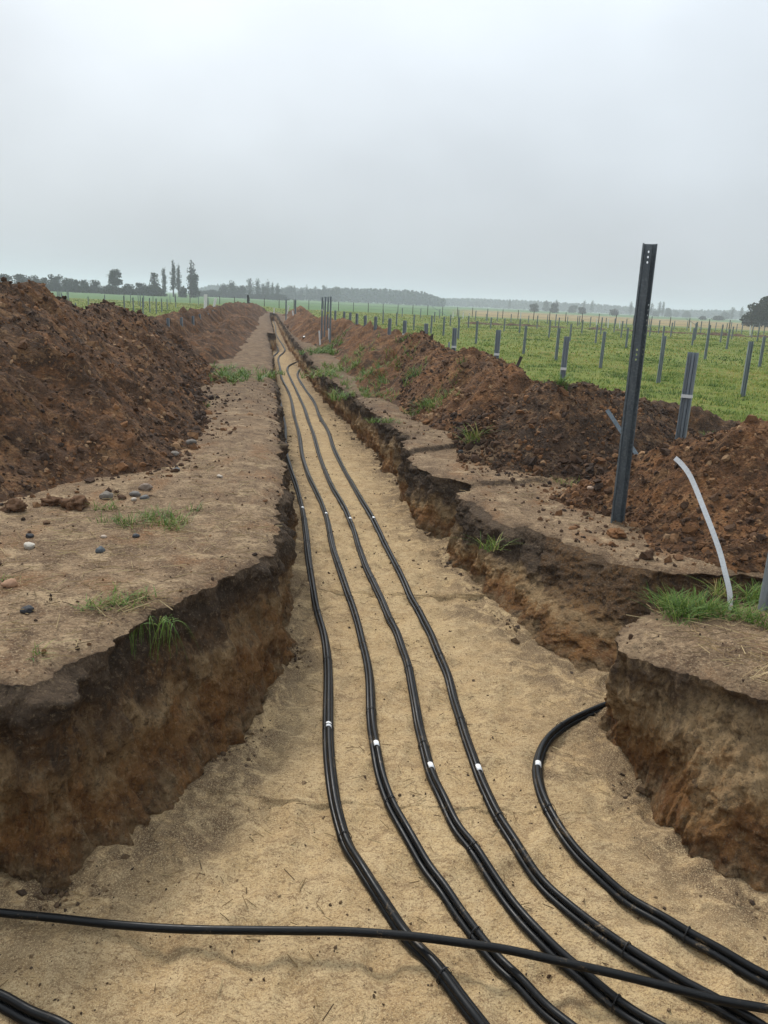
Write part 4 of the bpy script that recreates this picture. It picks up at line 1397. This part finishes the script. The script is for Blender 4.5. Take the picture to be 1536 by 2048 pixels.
# row sticking out of the left heap
lrow = [(336, 636, 664), (363, 635, 659), (386, 632, 658), (400, 628, 657), (415, 626, 645), (425, 620, 637), (435, 618, 634), (442, 617, 631), (454, 613, 622), (458, 612, 622), (465, 612, 619), (471, 610, 617), (475, 609, 616), (479, 608, 614), (484, 607, 613), (488, 606, 613)]
for k, (a, b, c) in enumerate(lrow):
    s_ = (a - 768) / FPX * 1.0
    rr_ = ray(a, b)
    s_ = rr_[0] / rr_[1]
    D = min(1.65 / max(-.153 - s_, .02) if a < 450 else 48 + (a - 450) * .8, 84)
    D = {336: 20.5, 363: 22.5, 386: 25, 400: 29, 415: 33, 425: 37, 435: 41, 442: 45}.get(a, D)
    if k < 8:
        lab = '%s steel post in the row poking out of the left soil heap' % ORD[k]
        g = 'posts poking out of the left heap'
    else:
        lab, g = 'tiny far post at the far end of the row in the left heap', 'far posts of the left heap row'
    field_post((a, b), D, lab, zb=at_y(a, c, D)[2] - .25, group=g, wid=.55)
# bundle of four tall posts
for (a, b, D, bd, yl, lab) in ((645, 594, 32.5, 620, False, 'tall steel post at the left of the close group of four'), (650.5, 593.5, 32.0, None, False, 'second tall steel post of the close group of four'),
                               (656.5, 593.5, 33.5, 626, True, 'tall steel post with yellow tape in the close group of four'), (662.5, 593, 30.5, None, False, 'rightmost and nearest tall steel post of the close group of four')):
    field_post((a, b), D, lab, band=bd, yellow=yl, group='close group of four tall posts', wid=.5)
field_post((591, 599), 56, 'single tall steel post far away right of the trench')
field_post((572.5, 596.5), 66, 'farther thin tall post right of the trench near the small pile')
# post cut by the right picture edge
field_post((1634, 690), 4.72, 'steel post cut off by the right picture edge beside the grass clump', yaw=.2)


# ------------------------------------------------------------------ stakes, strips and small finds
def bar(name, p0, p1, w, t, mat, label, cat, face=(0, -1, 0), group=None):
    p0, p1 = np.asarray(p0, float), np.asarray(p1, float)
    dvec = p1 - p0
    L = np.linalg.norm(dvec)
    z = dvec / L
    x = np.cross(np.asarray(face, float), z)
    x /= np.linalg.norm(x)
    y = np.cross(z, x)
    ch = min(w, t) * .15
    prof = [(-w / 2 + ch, -t / 2), (w / 2 - ch, -t / 2), (w / 2, -t / 2 + ch), (w / 2, t / 2 - ch), (w / 2 - ch, t / 2), (-w / 2 + ch, t / 2), (-w / 2, t / 2 - ch), (-w / 2, -t / 2 + ch)]
    V = np.array([x * a + y * b + z * l for l in (0, L) for a, b in prof])
    import bmesh
    me = bpy.data.meshes.new(name)
    F = [(i, (i + 1) % 8, 8 + (i + 1) % 8, 8 + i) for i in range(8)] + [tuple(range(7, -1, -1)), tuple(range(8, 16))]
    me.from_pydata([tuple(v) for v in V], [], F)
    me.materials.append(mat)
    o = link(name, me, None, tuple(p0))
    return tag(o, label, cat, group)


def stake(px0, py0, px1, py1, D, w, mat, name, label, cat, bury=.12, t=.02, D1=None):
    p0, p1 = at_y(px0, py0, D), at_y(px1, py1, D1 or D)
    p0 = p0 + (p0 - p1) / np.linalg.norm(p0 - p1) * bury
    return bar(name, p0, p1, w, t, mat, label, cat)


stake(1275, 912, 1214, 820, 9.35, .05, M_STEEL_D, 'metal_strip', 'flat grey metal strip leaning on the dark mound behind the tall post', 'metal strip', .1, .012, 9.75)
stake(1027, 750, 1043, 713, 13.4, .05, M_RUST, 'iron_stake', 'tilted dark iron stake on the crest of the right heap', 'stake')
stake(859, 704, 865, 668, 18.3, .05, M_RUST, 'iron_stake', 'upright dark iron stake beside the fourth banded post', 'stake')
stake(897, 712, 898.5, 684, 16.9, .04, M_STEEL, 'iron_stake', 'short thin grey stake left of a banded post on the right heap', 'stake')
stake(410.5, 618, 411.5, 588.5, 60, .22, M_WHITE, 'marker_pole', 'upright white marker pole beyond the left heap', 'marker pole', .3, .16)
stake(428, 613, 431.5, 596.5, 64, .18, M_WHITE, 'marker_pole', 'leaning white marker pole right of the upright one', 'marker pole', .3, .13)
stake(496, 608, 496, 590, 76, .16, M_BLACK, 'marker_pole', 'black pole standing on the far end of the left heap', 'marker pole', .5, .16)
stake(640, 685, 638.5, 661.5, 31, .06, M_WHITE, 'marker_stake', 'leaning white stake at the left of the four tall posts', 'marker stake', .1, .03)
stake(658, 680, 657.5, 657, 31, .05, M_WHITE, 'marker_stake', 'white stake among the four tall posts', 'marker stake', .2, .03)
stake(587.5, 636, 585, 621, 55, .09, M_WHITE, 'marker_stake', 'white stake leaning beside the single tall post far away', 'marker stake', .2, .05)
stake(575, 623, 577.5, 611.5, 66, .09, M_WHITE, 'marker_stake', 'farthest white stake beside the small pile', 'marker stake', .2, .05)
stake(548, 623, 548.5, 616, 88, .10, M_WHITE, 'marker_stake', 'short white peg behind the beam at the trench end', 'marker stake', .2, .08)
pb0, pb1 = at(530, 623.5, -.12), at(562, 624.8, -.12)
pb1[1] = pb0[1]
bar('timber_beam', pb0, pb1, .14, .10, M_BEAM, 'pale beam laid across the far end of the trench', 'beam', (0, 0, 1))
for k, (a, b, c, hg) in enumerate([(1041, 623.5, 634, 0), (926, 624, 634, 1), (938, 626, 637, 1), (906, 623, 633, 1), (1155, 631, 648, 0), (1155, 634, 649, 0), (1216, 638, 653, 0), (1318, 644, 661, 0), (1381, 645, 663, 0), (1500, 651, 672, 0), (1193, 637, 649, 0), (1239, 641, 655, 0)]):
    p = at(a, c, -.2)
    D = min(p[1], 95)
    stake(a, c, a + .8, b, D, .11, M_WHITE, 'marker_stake', 'white stake along the far soil ridge across the right field', 'marker stake', .2, .05)['group'] = 'white stakes along the far soil ridge'
# low far ridge of dug soil across the right field
fr = [(at(a, b, -.2)[0], at(a, b, -.2)[1], .12 + .1 * abs(math.sin(a)), .45) for a, b in [(880, 635), (950, 637), (1040, 642), (1100, 646), (1160, 650), (1250, 655), (1340, 661), (1440, 668), (1545, 675)]]
fr = [(a, min(b, 84), c, d_) for a, b, c, d_ in fr]


def far_low_ridge():
    aa = np.arange(math.radians(2), math.radians(34), .0011)
    rr_ = [48.0]
    while rr_[-1] < 100:
        rr_.append(rr_[-1] * 1.006)
    A_, R_ = np.meshgrid(aa, np.array(rr_))
    x, y = R_ * np.sin(A_), R_ * np.cos(A_)
    z = seg_field(x + .3 * fbm(x, y, 1, .7, 2), y, fr) - .22 + .30 * fbm(x, y, 2, .5, 3)
    b_ = bench_z(x, y)
    ok = z > b_ + .0
    q = np.arange(x.size).reshape(x.shape)
    F = np.stack([q[:-1, :-1], q[:-1, 1:], q[1:, 1:], q[1:, :-1]], -1).reshape(-1, 4)
    F = F[ok.ravel()[F].any(1)]
    used = np.unique(F)
    mp = np.full(x.size, -1)
    mp[used] = np.arange(len(used))
    V = np.column_stack([x.ravel(), y.ravel(), np.maximum(z, b_ - .1).ravel()])[used]
    tag(link('soil_ridge', np_mesh('soil_ridge', V, mp[F], M_HEAP_D)), 'low broken ridge of dug soil across the far right field', 'soil heap')


far_low_ridge()
# green plastic stub
pg = at(1110, 822, .35)
for _ in range(5):
    pg = at(1110, 823, float(top_z(np.array([pg[0]]), np.array([pg[1]]))[0]) + .02)
bar('plastic_stub', pg + np.array([-.035, 0, -.005]), pg + np.array([.035, .01, .018]), .024, .024, M_NEON, 'small bright green plastic stub on the dark mound', 'plastic stub')
ps = at(620, 678.5, -.15)
x_ = np.linspace(-.35, .35, 12)
X_, Y_ = np.meshgrid(x_, np.linspace(-.5, .5, 9))
Z_ = .06 * fbm(X_, Y_, 1, 3, 2) + .06
q = np.arange(X_.size).reshape(X_.shape)
solid(tag(link('plastic_sheet', np_mesh('plastic_sheet', np.column_stack([X_.ravel(), Y_.ravel(), Z_.ravel()]), np.stack([q[:-1, :-1], q[:-1, 1:], q[1:, 1:], q[1:, :-1]], -1).reshape(-1, 4), M_SHEET), None, tuple(ps)),
          'crumpled white plastic scrap on the right bank before the tall posts', 'plastic scrap'), .006)

# white curved strip
sp_ = [(1462, 1236), (1461, 1220), (1459, 1183), (1450, 1144), (1440, 1105), (1425, 1062), (1409, 1021), (1392, 978), (1378, 948), (1362, 927), (1350, 916)]
ysq = [4.80, 4.80, 4.82, 4.86, 4.92, 4.99, 5.07, 5.16, 5.22, 5.28, 5.32]
SP = catmull(np.array([at_y(a, b, y) for (a, b), y in zip(sp_, ysq)]), n=6)
T = np.gradient(SP, axis=0)
T /= np.linalg.norm(T, axis=1)[:, None]
W = np.cross(T, [0.25, 1.0, .1])
W /= np.linalg.norm(W, axis=1)[:, None]
V = np.stack([SP - W * .0165, SP + W * .0165], 1).reshape(-1, 3) - SP[0]
F = [(2 * i, 2 * i + 1, 2 * i + 3, 2 * i + 2) for i in range(len(SP) - 1)]
solid(tag(link('metal_strip', np_mesh('metal_strip', V, F, M_STRAP, None, False), None, tuple(SP[0])), 'white flat metal strip rising in a curve from the grass clump', 'metal strip'), .004)

# ------------------------------------------------------------------ far fence
def fence():
    root = thing('wire_fence', 'long thin wire fence across the far side of the field', 'wire fence', (0, 132, -.2))
    D = 132.0
    postsx = np.arange(-36, 70, 2.45)
    yv = lambda x: D - 30 * ((x - 6) / 65.0) ** 2 * (x > 6)
    bv = np.array([(a, b, c) for c in (0, 1.5) for a, b in ((-.05, -.05), (.05, -.05), (.05, .05), (-.05, .05))], float)
    bf = np.array([(0, 1, 5, 4), (1, 2, 6, 5), (2, 3, 7, 6), (3, 0, 4, 7), (4, 5, 6, 7), (3, 2, 1, 0)])
    mp = np_mesh('fence_post', bv, bf, M_RUST)
    for x in postsx:
        o = link('fence_post', mp, root, (x, yv(x) - D, 0))
    for h in (.5, 1.0, 1.42):
        P = np.array([(x, yv(x) - D, h) for x in postsx])
        V, F = tube(P, .012, 4)
        link('wire', np_mesh('wire', V, F, M_WIRE), root)
    for (px, lean) in ((868, 1), (1358, 1), (470, 1)):
        x = at_y(px, 620, 125)[0]
        P = np.array([(x, yv(x) - D - .1, 1.4), (x + 2.6 * lean, yv(x) - D - .3, 0)])
        V, F = tube(P, .04, 6)
        link('brace', np_mesh('brace', V, F, M_STEEL), root)
    return root


fence()


# ------------------------------------------------------------------ trees
def ground_px(px, D, z=-.1):
    return 603 + .0465 * (px - 768) + (CAMH - z) * FPX / D


def crown_mesh(lobes, n, size, seed, mat, tbase=.4):
    rng = np.random.default_rng(seed)
    L = np.array(lobes, float)                # x y z rx ry rz
    vol = (L[:, 3] * L[:, 4] * L[:, 5]) ** .67
    k = rng.choice(len(L), n, p=vol / vol.sum())
    dvec = rng.normal(size=(n, 3))
    dvec /= np.linalg.norm(dvec, axis=1)[:, None]
    r = rng.random(n) ** .45
    P = L[k, :3] + dvec * r[:, None] * L[k, 3:6]
    P = P[P[:, 2] > .05]
    n = len(P)
    cl = fbm(P[:, 0], P[:, 1], P[:, 2], 1.2 / max(size, .3) * .35, 2)
    keep = cl > -.42
    P, cl = P[keep], cl[keep]
    n = len(P)
    base = np.array([(-1, -.7, 0), (1, -.7, .25), (1.0, .7, 0), (-1, .7, .25)]) * .5
    s = size * rng.uniform(.6, 1.4, n)
    s = s * 1.3
    V, F, A_ = instances(base, np.array([(0, 1, 2, 3)]), P, rand_rot(n, rng), s, np.clip(tbase + .25 * cl + rng.normal(0, .15, n), 0, 1))
    return np_mesh('crown', V, F, mat, {'tint': A_}, False)


def tree(px, top, wpx, D, kind, label, seed, group, tbase=.4, name=None, leaf=1.0):
    gp = ground_px(px, D)
    c = at_y(px, gp, D)
    hgt = (gp - top) / FPX * D
    w = wpx / FPX * D
    rng = random.Random(seed)
    root = thing(name or {'round': 'broadleaf_tree', 'poplar': 'poplar_tree', 'bush': 'bush', 'umbrella': 'broadleaf_tree'}[kind], label, 'bush' if kind == 'bush' else 'tree', (c[0], D, -.1), group)
    lobes = []
    if kind == 'poplar':
        for i in range(9):
            a, q = rng.uniform(0, 6.28), w * .5 * rng.uniform(.05, .62) * (i > 0)
            tip = hgt * (1.0 if i == 0 else rng.uniform(.72, .97))
            lo = hgt * rng.uniform(.10, .22)
            for m_ in range(3):
                zz_ = lo + (tip - lo) * (.2 + .3 * m_)
                lobes.append((math.cos(a) * q, math.sin(a) * q, zz_, w * (.32 - .04 * m_), w * (.32 - .04 * m_), (tip - lo) * .20))
        trunk_h, leafn = hgt * .9, 950
    elif kind == 'umbrella':
        for i in range(13):
            a = rng.uniform(0, 6.28)
            q = rng.uniform(.05, .34) * w * (1.15 - .5 * i / 12)
            lobes.append((math.cos(a) * q, math.sin(a) * q, hgt * (.42 + .46 * i / 12), w * .2, w * .2, hgt * .12))
        lobes.append((-.1 * w, 0, hgt * .5, w * .18, w * .18, hgt * .1))
        trunk_h, leafn = hgt * .8, 1500
    else:
        m = 11 if kind == 'round' else 8
        for i in range(m):
            a = rng.uniform(0, 6.28)
            q = rng.uniform(.0, .33) * w
            zc = rng.uniform(.14, .8) if kind == 'round' else rng.uniform(.15, .72)
            s_ = rng.uniform(.16, .27)
            lobes.append((math.cos(a) * q, math.sin(a) * q, hgt * zc, w * s_, w * s_, hgt * rng.uniform(.14, .24)))
        lobes.append((0, 0, hgt * .46, w * .38, w * .38, hgt * .44))
        for a in (-.24, 0, .24):
            lobes.append((a * w, 0, hgt * .2, w * .26, w * .26, hgt * .22))
        trunk_h, leafn = hgt * .7, 2000
    if wpx > 60:
        leafn = 9000
    size = (.72 if kind == 'poplar' else 1.0) * max(.22, min(.035 * (w + hgt) * .5 + .08, .7)) * leaf
    link('crown', crown_mesh(lobes, leafn, size, seed, M_LEAF, tbase), root)
    G = Geo()
    tr = max(.12, hgt * .022)
    P = np.array([(0, 0, -.3), (rng.uniform(-.1, .1), 0, trunk_h * .4), (rng.uniform(-.2, .2), .1, trunk_h)])
    G.add(*tube(catmull(P, n=5), np.linspace(tr, tr * .3, 11), 7, (0, 1, .01)))
    for i in range(7):
        z0 = trunk_h * rng.uniform(.3, .85)
        a = rng.uniform(0, 6.28)
        ln = (w * .38 if kind != 'poplar' else w * .25)
        up = hgt * (.16 if kind != 'poplar' else .22)
        P = np.array([(0, 0, z0), (math.cos(a) * ln * .5, math.sin(a) * ln * .5, z0 + up * .6), (math.cos(a) * ln, math.sin(a) * ln, z0 + up)])
        G.add(*tube(catmull(P, n=4), np.linspace(tr * .45, tr * .12, 9), 5, (.3, .2, 1)))
    link('trunk', G.mesh('trunk', M_BARK), root)
    return root


hedge = [(8, 545, 50), (48, 547, 44), (68, 548, 32), (90, 553, 34), (113, 550, 28), (135, 552, 30), (152, 556, 22), (172, 557, 32), (193, 558, 28), (222, 568, 52), (258, 565, 36), (285, 563, 32), (303, 567, 26), (-20, 543, 50), (-55, 545, 50)]
for k, (a, b, w) in enumerate(hedge):
    tree(a, b, w, 255 + 6 * (k % 3), 'bush' if b > 560 else 'round', 'dark leafy tree of the dense hedgerow along the left horizon' if b <= 560 else 'low dark bush of the hedgerow along the left horizon', 200 + k, 'hedgerow trees on the left horizon', .28)
for k in range(30):
    a = -70 + k * 13.5
    tree(a, 573 + .045 * (a - 0) * .45 - 2 * (k % 3), 26, 268, 'bush', 'low dark bush of the hedgerow along the left horizon', 600 + k, 'hedgerow trees on the left horizon', .22)
tree(228, 540, 38, 250, 'umbrella', 'rounded dark tree rising above the left hedgerow', 231, None, .2)
tree(310, 544, 26, 262, 'round', 'loose airy tree left of the poplars on the left horizon', 232, None, .55)
tree(329, 535, 13, 268, 'poplar', 'shortest narrow poplar touching the loose airy tree', 233, None, .5)
tree(347, 522, 14, 272, 'poplar', 'left poplar of the tall close pair on the left horizon', 234, None, .45)
tree(358, 530, 13, 274, 'poplar', 'right poplar of the tall close pair on the left horizon', 235, None, .45)
tree(383, 522, 20, 270, 'poplar', 'broadest tall poplar on the left horizon', 236, None, .4)
tree(388, 548, 24, 272, 'round', 'leafy tree at the foot of the broadest tall poplar', 237, None, .35)
tree(366, 570, 18, 266, 'bush', 'bush between the tall poplars on the left horizon', 238, None, .35)
mid = [(448, 568, 20, 'round'), (465, 563, 28, 'round'), (482, 571, 22, 'round'), (499, 555, 16, 'poplar'), (515, 557, 12, 'poplar'), (527, 566, 13, 'poplar'), (536, 561, 10, 'poplar'), (545, 565, 9, 'poplar'), (555, 567, 13, 'poplar'), (425, 578, 30, 'bush'), (405, 579, 30, 'bush'), (440, 579, 24, 'bush')]
mid += [(a, 583 + (a - 400) * .03, 26, 'bush') for a in range(400, 580, 15)]
for k, (a, b, w, kd_) in enumerate(mid):
    lab = {'poplar': 'hazy narrow poplar in the tree row above the far trench end', 'round': 'hazy leafy tree in the row left of the far trench end', 'bush': 'hazy low bush under the tree row above the far trench end'}[kd_]
    tree(a, b, w * (1.35 if kd_ == 'poplar' else 1.15), 390 + 5 * (k % 4), kd_, lab, 300 + k, 'hazy tree row above the far trench end', .45)
mid2 = [(574, 570, 30, 'round'), (588, 571, 8, 'poplar'), (601, 577, 24, 'round'), (613, 570, 10, 'poplar'), (621, 577, 20, 'round'), (630, 572, 10, 'poplar'), (640, 577, 20, 'round'), (649, 571, 16, 'round'), (668, 572, 30, 'round'), (585, 579, 26, 'round'), (560, 578, 22, 'round'), (657, 579, 24, 'round')]
for k, (a, b, w, kd_) in enumerate(mid2):
    tree(a, b, w, 560 + 6 * (k % 4), kd_, 'pale misty tree in the far row left of the forest' if kd_ == 'round' else 'pale misty spire shaped tree in the far row left of the forest', 340 + k, 'misty trees left of the forest', .75 if a == 668 else .5)
rt = [(1068, 607, 20, 420, 'round', 'dark round tree, left one of the pair right of the forest'), (1108, 606, 20, 420, 'round', 'dark round tree, right one of the pair right of the forest'), (1092, 600, 17, 640, 'round', 'misty tree between the two dark round trees'),
      (1111, 599, 7, 700, 'poplar', 'misty spire behind the right dark round tree'), (1018, 597, 6, 760, 'poplar', 'lone misty spire on the far ridge'), (1144, 610, 19, 560, 'round', 'misty round tree right of the dark pair'), (1164, 613, 18, 430, 'round', 'dark round tree left of the tall steel post, nearer the dark pair'),
      (1167, 600, 9, 720, 'poplar', 'left misty spire above the far ridge before the tall post'), (1182, 600, 9, 720, 'poplar', 'right misty spire above the far ridge before the tall post'), (1228, 616, 21, 420, 'round', 'dome shaped dark tree just left of the tall steel post'), (1260, 602, 10, 660, 'poplar', 'misty spire touching the tall steel post'),
      (1301, 605, 9, 680, 'poplar', 'misty spire right of the tall steel post'), (1317, 603, 9, 660, 'poplar', 'left spire of the misty twin poplars'), (1324, 603, 9, 660, 'poplar', 'right spire of the misty twin poplars'), (1336, 615, 17, 640, 'round', 'misty round tree right of the twin poplars'),
      (1310, 621, 18, 640, 'round', 'misty bush below the twin poplars'), (1372, 622, 22, 700, 'round', 'misty dome tree midway to the right edge'), (1352, 621, 14, 760, 'round', 'small pale misty tree right of the twin poplars'), (1405, 631, 16, 430, 'bush', 'small dark bush in the far right field'),
      (1436, 630, 27, 430, 'bush', 'wide dark bush in the far right field'), (1462, 613, 10, 640, 'poplar', 'left misty spire near the big right tree'), (1481, 613, 9, 640, 'poplar', 'right misty spire near the big right tree'), (1448, 624, 24, 660, 'round', 'misty round tree left of the right spires'), (1495, 625, 26, 640, 'round', 'misty round tree right of the right spires')]
for k, (a, b, w, D, kd_, lab) in enumerate(rt):
    tree(a, b, w, D, kd_, lab, 400 + k, None, .3 if D < 500 else .45)
tree(1537, 588, 92, 185, 'round', 'largest dark leafy tree at the right picture edge', 470, None, .3, leaf=.8)
tree(1575, 596, 70, 188, 'round', 'dark leafy tree beyond the right picture edge', 471, None, .3, leaf=.8)


def forest(label, line, D, depth_, n, size, seed, tb):
    rng = np.random.default_rng(seed)
    a, b = np.array([p[0] for p in line], float), np.array([p[1] for p in line], float)
    px_ = rng.uniform(a[0], a[-1], n)
    top = np.interp(px_, a, b)
    dd = D + rng.uniform(0, depth_, n)
    gp = 603 + .0465 * (px_ - 768) + 1.75 * FPX / D
    hmax = (gp - top) / FPX * D
    crown = .86 + .10 * np.sin(px_ * 1.3 + 2 * np.sin(px_ * .31)) + .06 * rng.normal(size=n)
    h = np.sqrt(rng.random(n)) * hmax * np.clip(crown, .5, 1.04)
    r0 = np.array([ray(p, 600.0)[0] / ray(p, 600.0)[1] for p in (a[0], a[-1])])
    x = (r0[0] + (px_ - a[0]) / (a[-1] - a[0]) * (r0[1] - r0[0])) * dd
    P = np.column_stack([x, dd, h - .1])
    base = np.array([(-1, -.8, 0), (1, -.8, .3), (1, .8, 0), (-1, .8, .3)]) * .5
    cl = fbm(P[:, 0], P[:, 1], P[:, 2], .12, 2)
    V, F, A_ = instances(base, np.array([(0, 1, 2, 3)]), P, rand_rot(n, rng), size * rng.uniform(.6, 1.5, n), np.clip(tb + .3 * cl + rng.normal(0, .15, n), 0, 1))
    tag(link('forest', np_mesh('forest', V, F, M_FOREST, {'tint': A_}, False)), label, 'forest', kind='stuff')


forest('misty forest edge standing in the middle of the horizon', [(655, 579), (700, 578), (760, 580), (825, 583), (855, 588), (870, 594), (890, 600)], 640, 90, 15000, 1.6, 71, .4)
forest('faint misty forest ridge along the right horizon', [(850, 597), (940, 598), (1020, 601), (1100, 605), (1150, 608), (1230, 612), (1300, 619), (1400, 622), (1480, 622), (1560, 628)], 950, 160, 22000, 2.4, 72, .4)
forest('pale far wood behind the left poplars', [(395, 580), (420, 572), (450, 570), (480, 573), (540, 577), (600, 577), (660, 583)], 820, 80, 9000, 2.2, 73, .5)

# ------------------------------------------------------------------ haze
hb = np.array([(x, y, z) for z in (-2.2, 30) for x, y in ((-2700, -2700), (2700, -2700), (2700, 2700), (-2700, 2700))], float)
hf = np.array([(0, 3, 2, 1), (4, 5, 6, 7), (0, 1, 5, 4), (1, 2, 6, 5), (2, 3, 7, 6), (3, 0, 4, 7)])
km = NT('haze_air')
km.t.nodes.remove(km.b)
pv = km.n('ShaderNodeVolumePrincipled', {'Color': (.84, .91, .98), 'Density': .0008, 'Anisotropy': .2})
km.t.links.new(pv.outputs[0], km.out.inputs['Volume'])
tag(link('haze', np_mesh('haze', hb, hf, km.m, None, False)), 'pale autumn haze over the fields', 'haze', kind='stuff')

# ------------------------------------------------------------------ sky and light
SUN_EL, SUN_AZ = math.radians(46), math.radians(-28)
w = bpy.data.worlds.new('World')
S.world = w
w.use_nodes = True
nt = w.node_tree
bg = nt.nodes['Background']
sky = nt.nodes.new('ShaderNodeTexSky')
sky.sky_type = 'NISHITA'
sky.sun_disc = False
sky.sun_elevation = SUN_EL
sky.sun_rotation = SUN_AZ
sky.dust_density = 5
tc = nt.nodes.new('ShaderNodeTexCoord')
sx = nt.nodes.new('ShaderNodeSeparateXYZ')
nt.links.new(tc.outputs['Generated'], sx.inputs[0])
ns = nt.nodes.new('ShaderNodeTexNoise')
ns.inputs['Scale'].default_value = 2.3
ns.inputs['Detail'].default_value = 4
ns.inputs['Roughness'].default_value = .45
mp_ = nt.nodes.new('ShaderNodeMapping')
mp_.inputs['Scale'].default_value = (1, 1, 1.6)
nt.links.new(tc.outputs['Generated'], mp_.inputs[0])
nt.links.new(mp_.outputs[0], ns.inputs['Vector'])
mr1 = nt.nodes.new('ShaderNodeMapRange')
mr1.inputs[1].default_value, mr1.inputs[2].default_value, mr1.inputs[3].default_value, mr1.inputs[4].default_value = 0, 1, 5.25, 12.1
nt.links.new(sx.outputs[2], mr1.inputs[0])
mr2 = nt.nodes.new('ShaderNodeMapRange')
mr2.inputs[1].default_value, mr2.inputs[2].default_value, mr2.inputs[3].default_value, mr2.inputs[4].default_value = .3, .7, .86, 1.14
nt.links.new(ns.outputs[0], mr2.inputs[0])
mul = nt.nodes.new('ShaderNodeMath')
mul.operation = 'MULTIPLY'
glow = nt.nodes.new('ShaderNodeVectorMath')
glow.operation = 'DOT_PRODUCT'
glow.inputs[1].default_value = (math.sin(math.radians(-2)) * math.cos(math.radians(34)), math.cos(math.radians(-2)) * math.cos(math.radians(34)), math.sin(math.radians(34)))
nrm_ = nt.nodes.new('ShaderNodeVectorMath')
nrm_.operation = 'NORMALIZE'
nt.links.new(tc.outputs['Generated'], nrm_.inputs[0])
nt.links.new(nrm_.outputs[0], glow.inputs[0])
mr3 = nt.nodes.new('ShaderNodeMapRange')
mr3.interpolation_type = 'SMOOTHSTEP'
mr3.inputs[1].default_value, mr3.inputs[2].default_value, mr3.inputs[3].default_value, mr3.inputs[4].default_value = .80, 1.0, .90, 1.12
nt.links.new(glow.outputs['Value'], mr3.inputs[0])
mulb = nt.nodes.new('ShaderNodeMath')
mulb.operation = 'MULTIPLY'
nt.links.new(mr2.outputs[0], mulb.inputs[0])
nt.links.new(mr3.outputs[0], mulb.inputs[1])
nt.links.new(mr1.outputs[0], mul.inputs[0])
nt.links.new(mulb.outputs[0], mul.inputs[1])
cloud = nt.nodes.new('ShaderNodeVectorMath')
cloud.operation = 'SCALE'
cloud.inputs[0].default_value = (.905, .985, 1.06)
nt.links.new(mul.outputs[0], cloud.inputs['Scale'])
mixs = nt.nodes.new('ShaderNodeMix')
mixs.data_type = 'RGBA'
mixs.inputs[0].default_value = .93
nt.links.new(sky.outputs[0], mixs.inputs[6])
nt.links.new(cloud.outputs[0], mixs.inputs[7])
nt.links.new(mixs.outputs[2], bg.inputs[0])
bg.inputs[1].default_value = .1

sl = bpy.data.lights.new('sun', 'SUN')
sl.energy = 2.1
sl.angle = math.radians(13)
sl.color = (1, .96, .9)
so = link('sun', sl)
dirv = Vector((math.sin(SUN_AZ) * math.cos(SUN_EL), math.cos(SUN_AZ) * math.cos(SUN_EL), math.sin(SUN_EL)))
so.rotation_euler = (-dirv).to_track_quat('-Z', 'Y').to_euler()

# ------------------------------------------------------------------ camera
cd = bpy.data.cameras.new('camera')
cd.sensor_fit = 'HORIZONTAL'
cd.sensor_width = 36
cd.lens = FPX / 1536 * 36
cd.clip_start, cd.clip_end = .05, 8000
co = link('camera', cd)
Mx = Matrix(((_X[0], _U[0], -_f[0], 0), (_X[1], _U[1], -_f[1], 0), (_X[2], _U[2], -_f[2], CAMH), (0, 0, 0, 1)))
co.matrix_world = Mx
S.camera = co
S.view_settings.view_transform = 'Standard'
S.view_settings.look = 'None'
S.view_settings.exposure = .32
S.view_settings.gamma = 1
S.view_settings.use_curve_mapping = False
try:
    S.cycles.volume_bounces = 1
    S.cycles.max_bounces = 6
    S.cycles.use_denoising = True
    S.cycles.denoising_prefilter = 'ACCURATE'
except Exception:
    pass
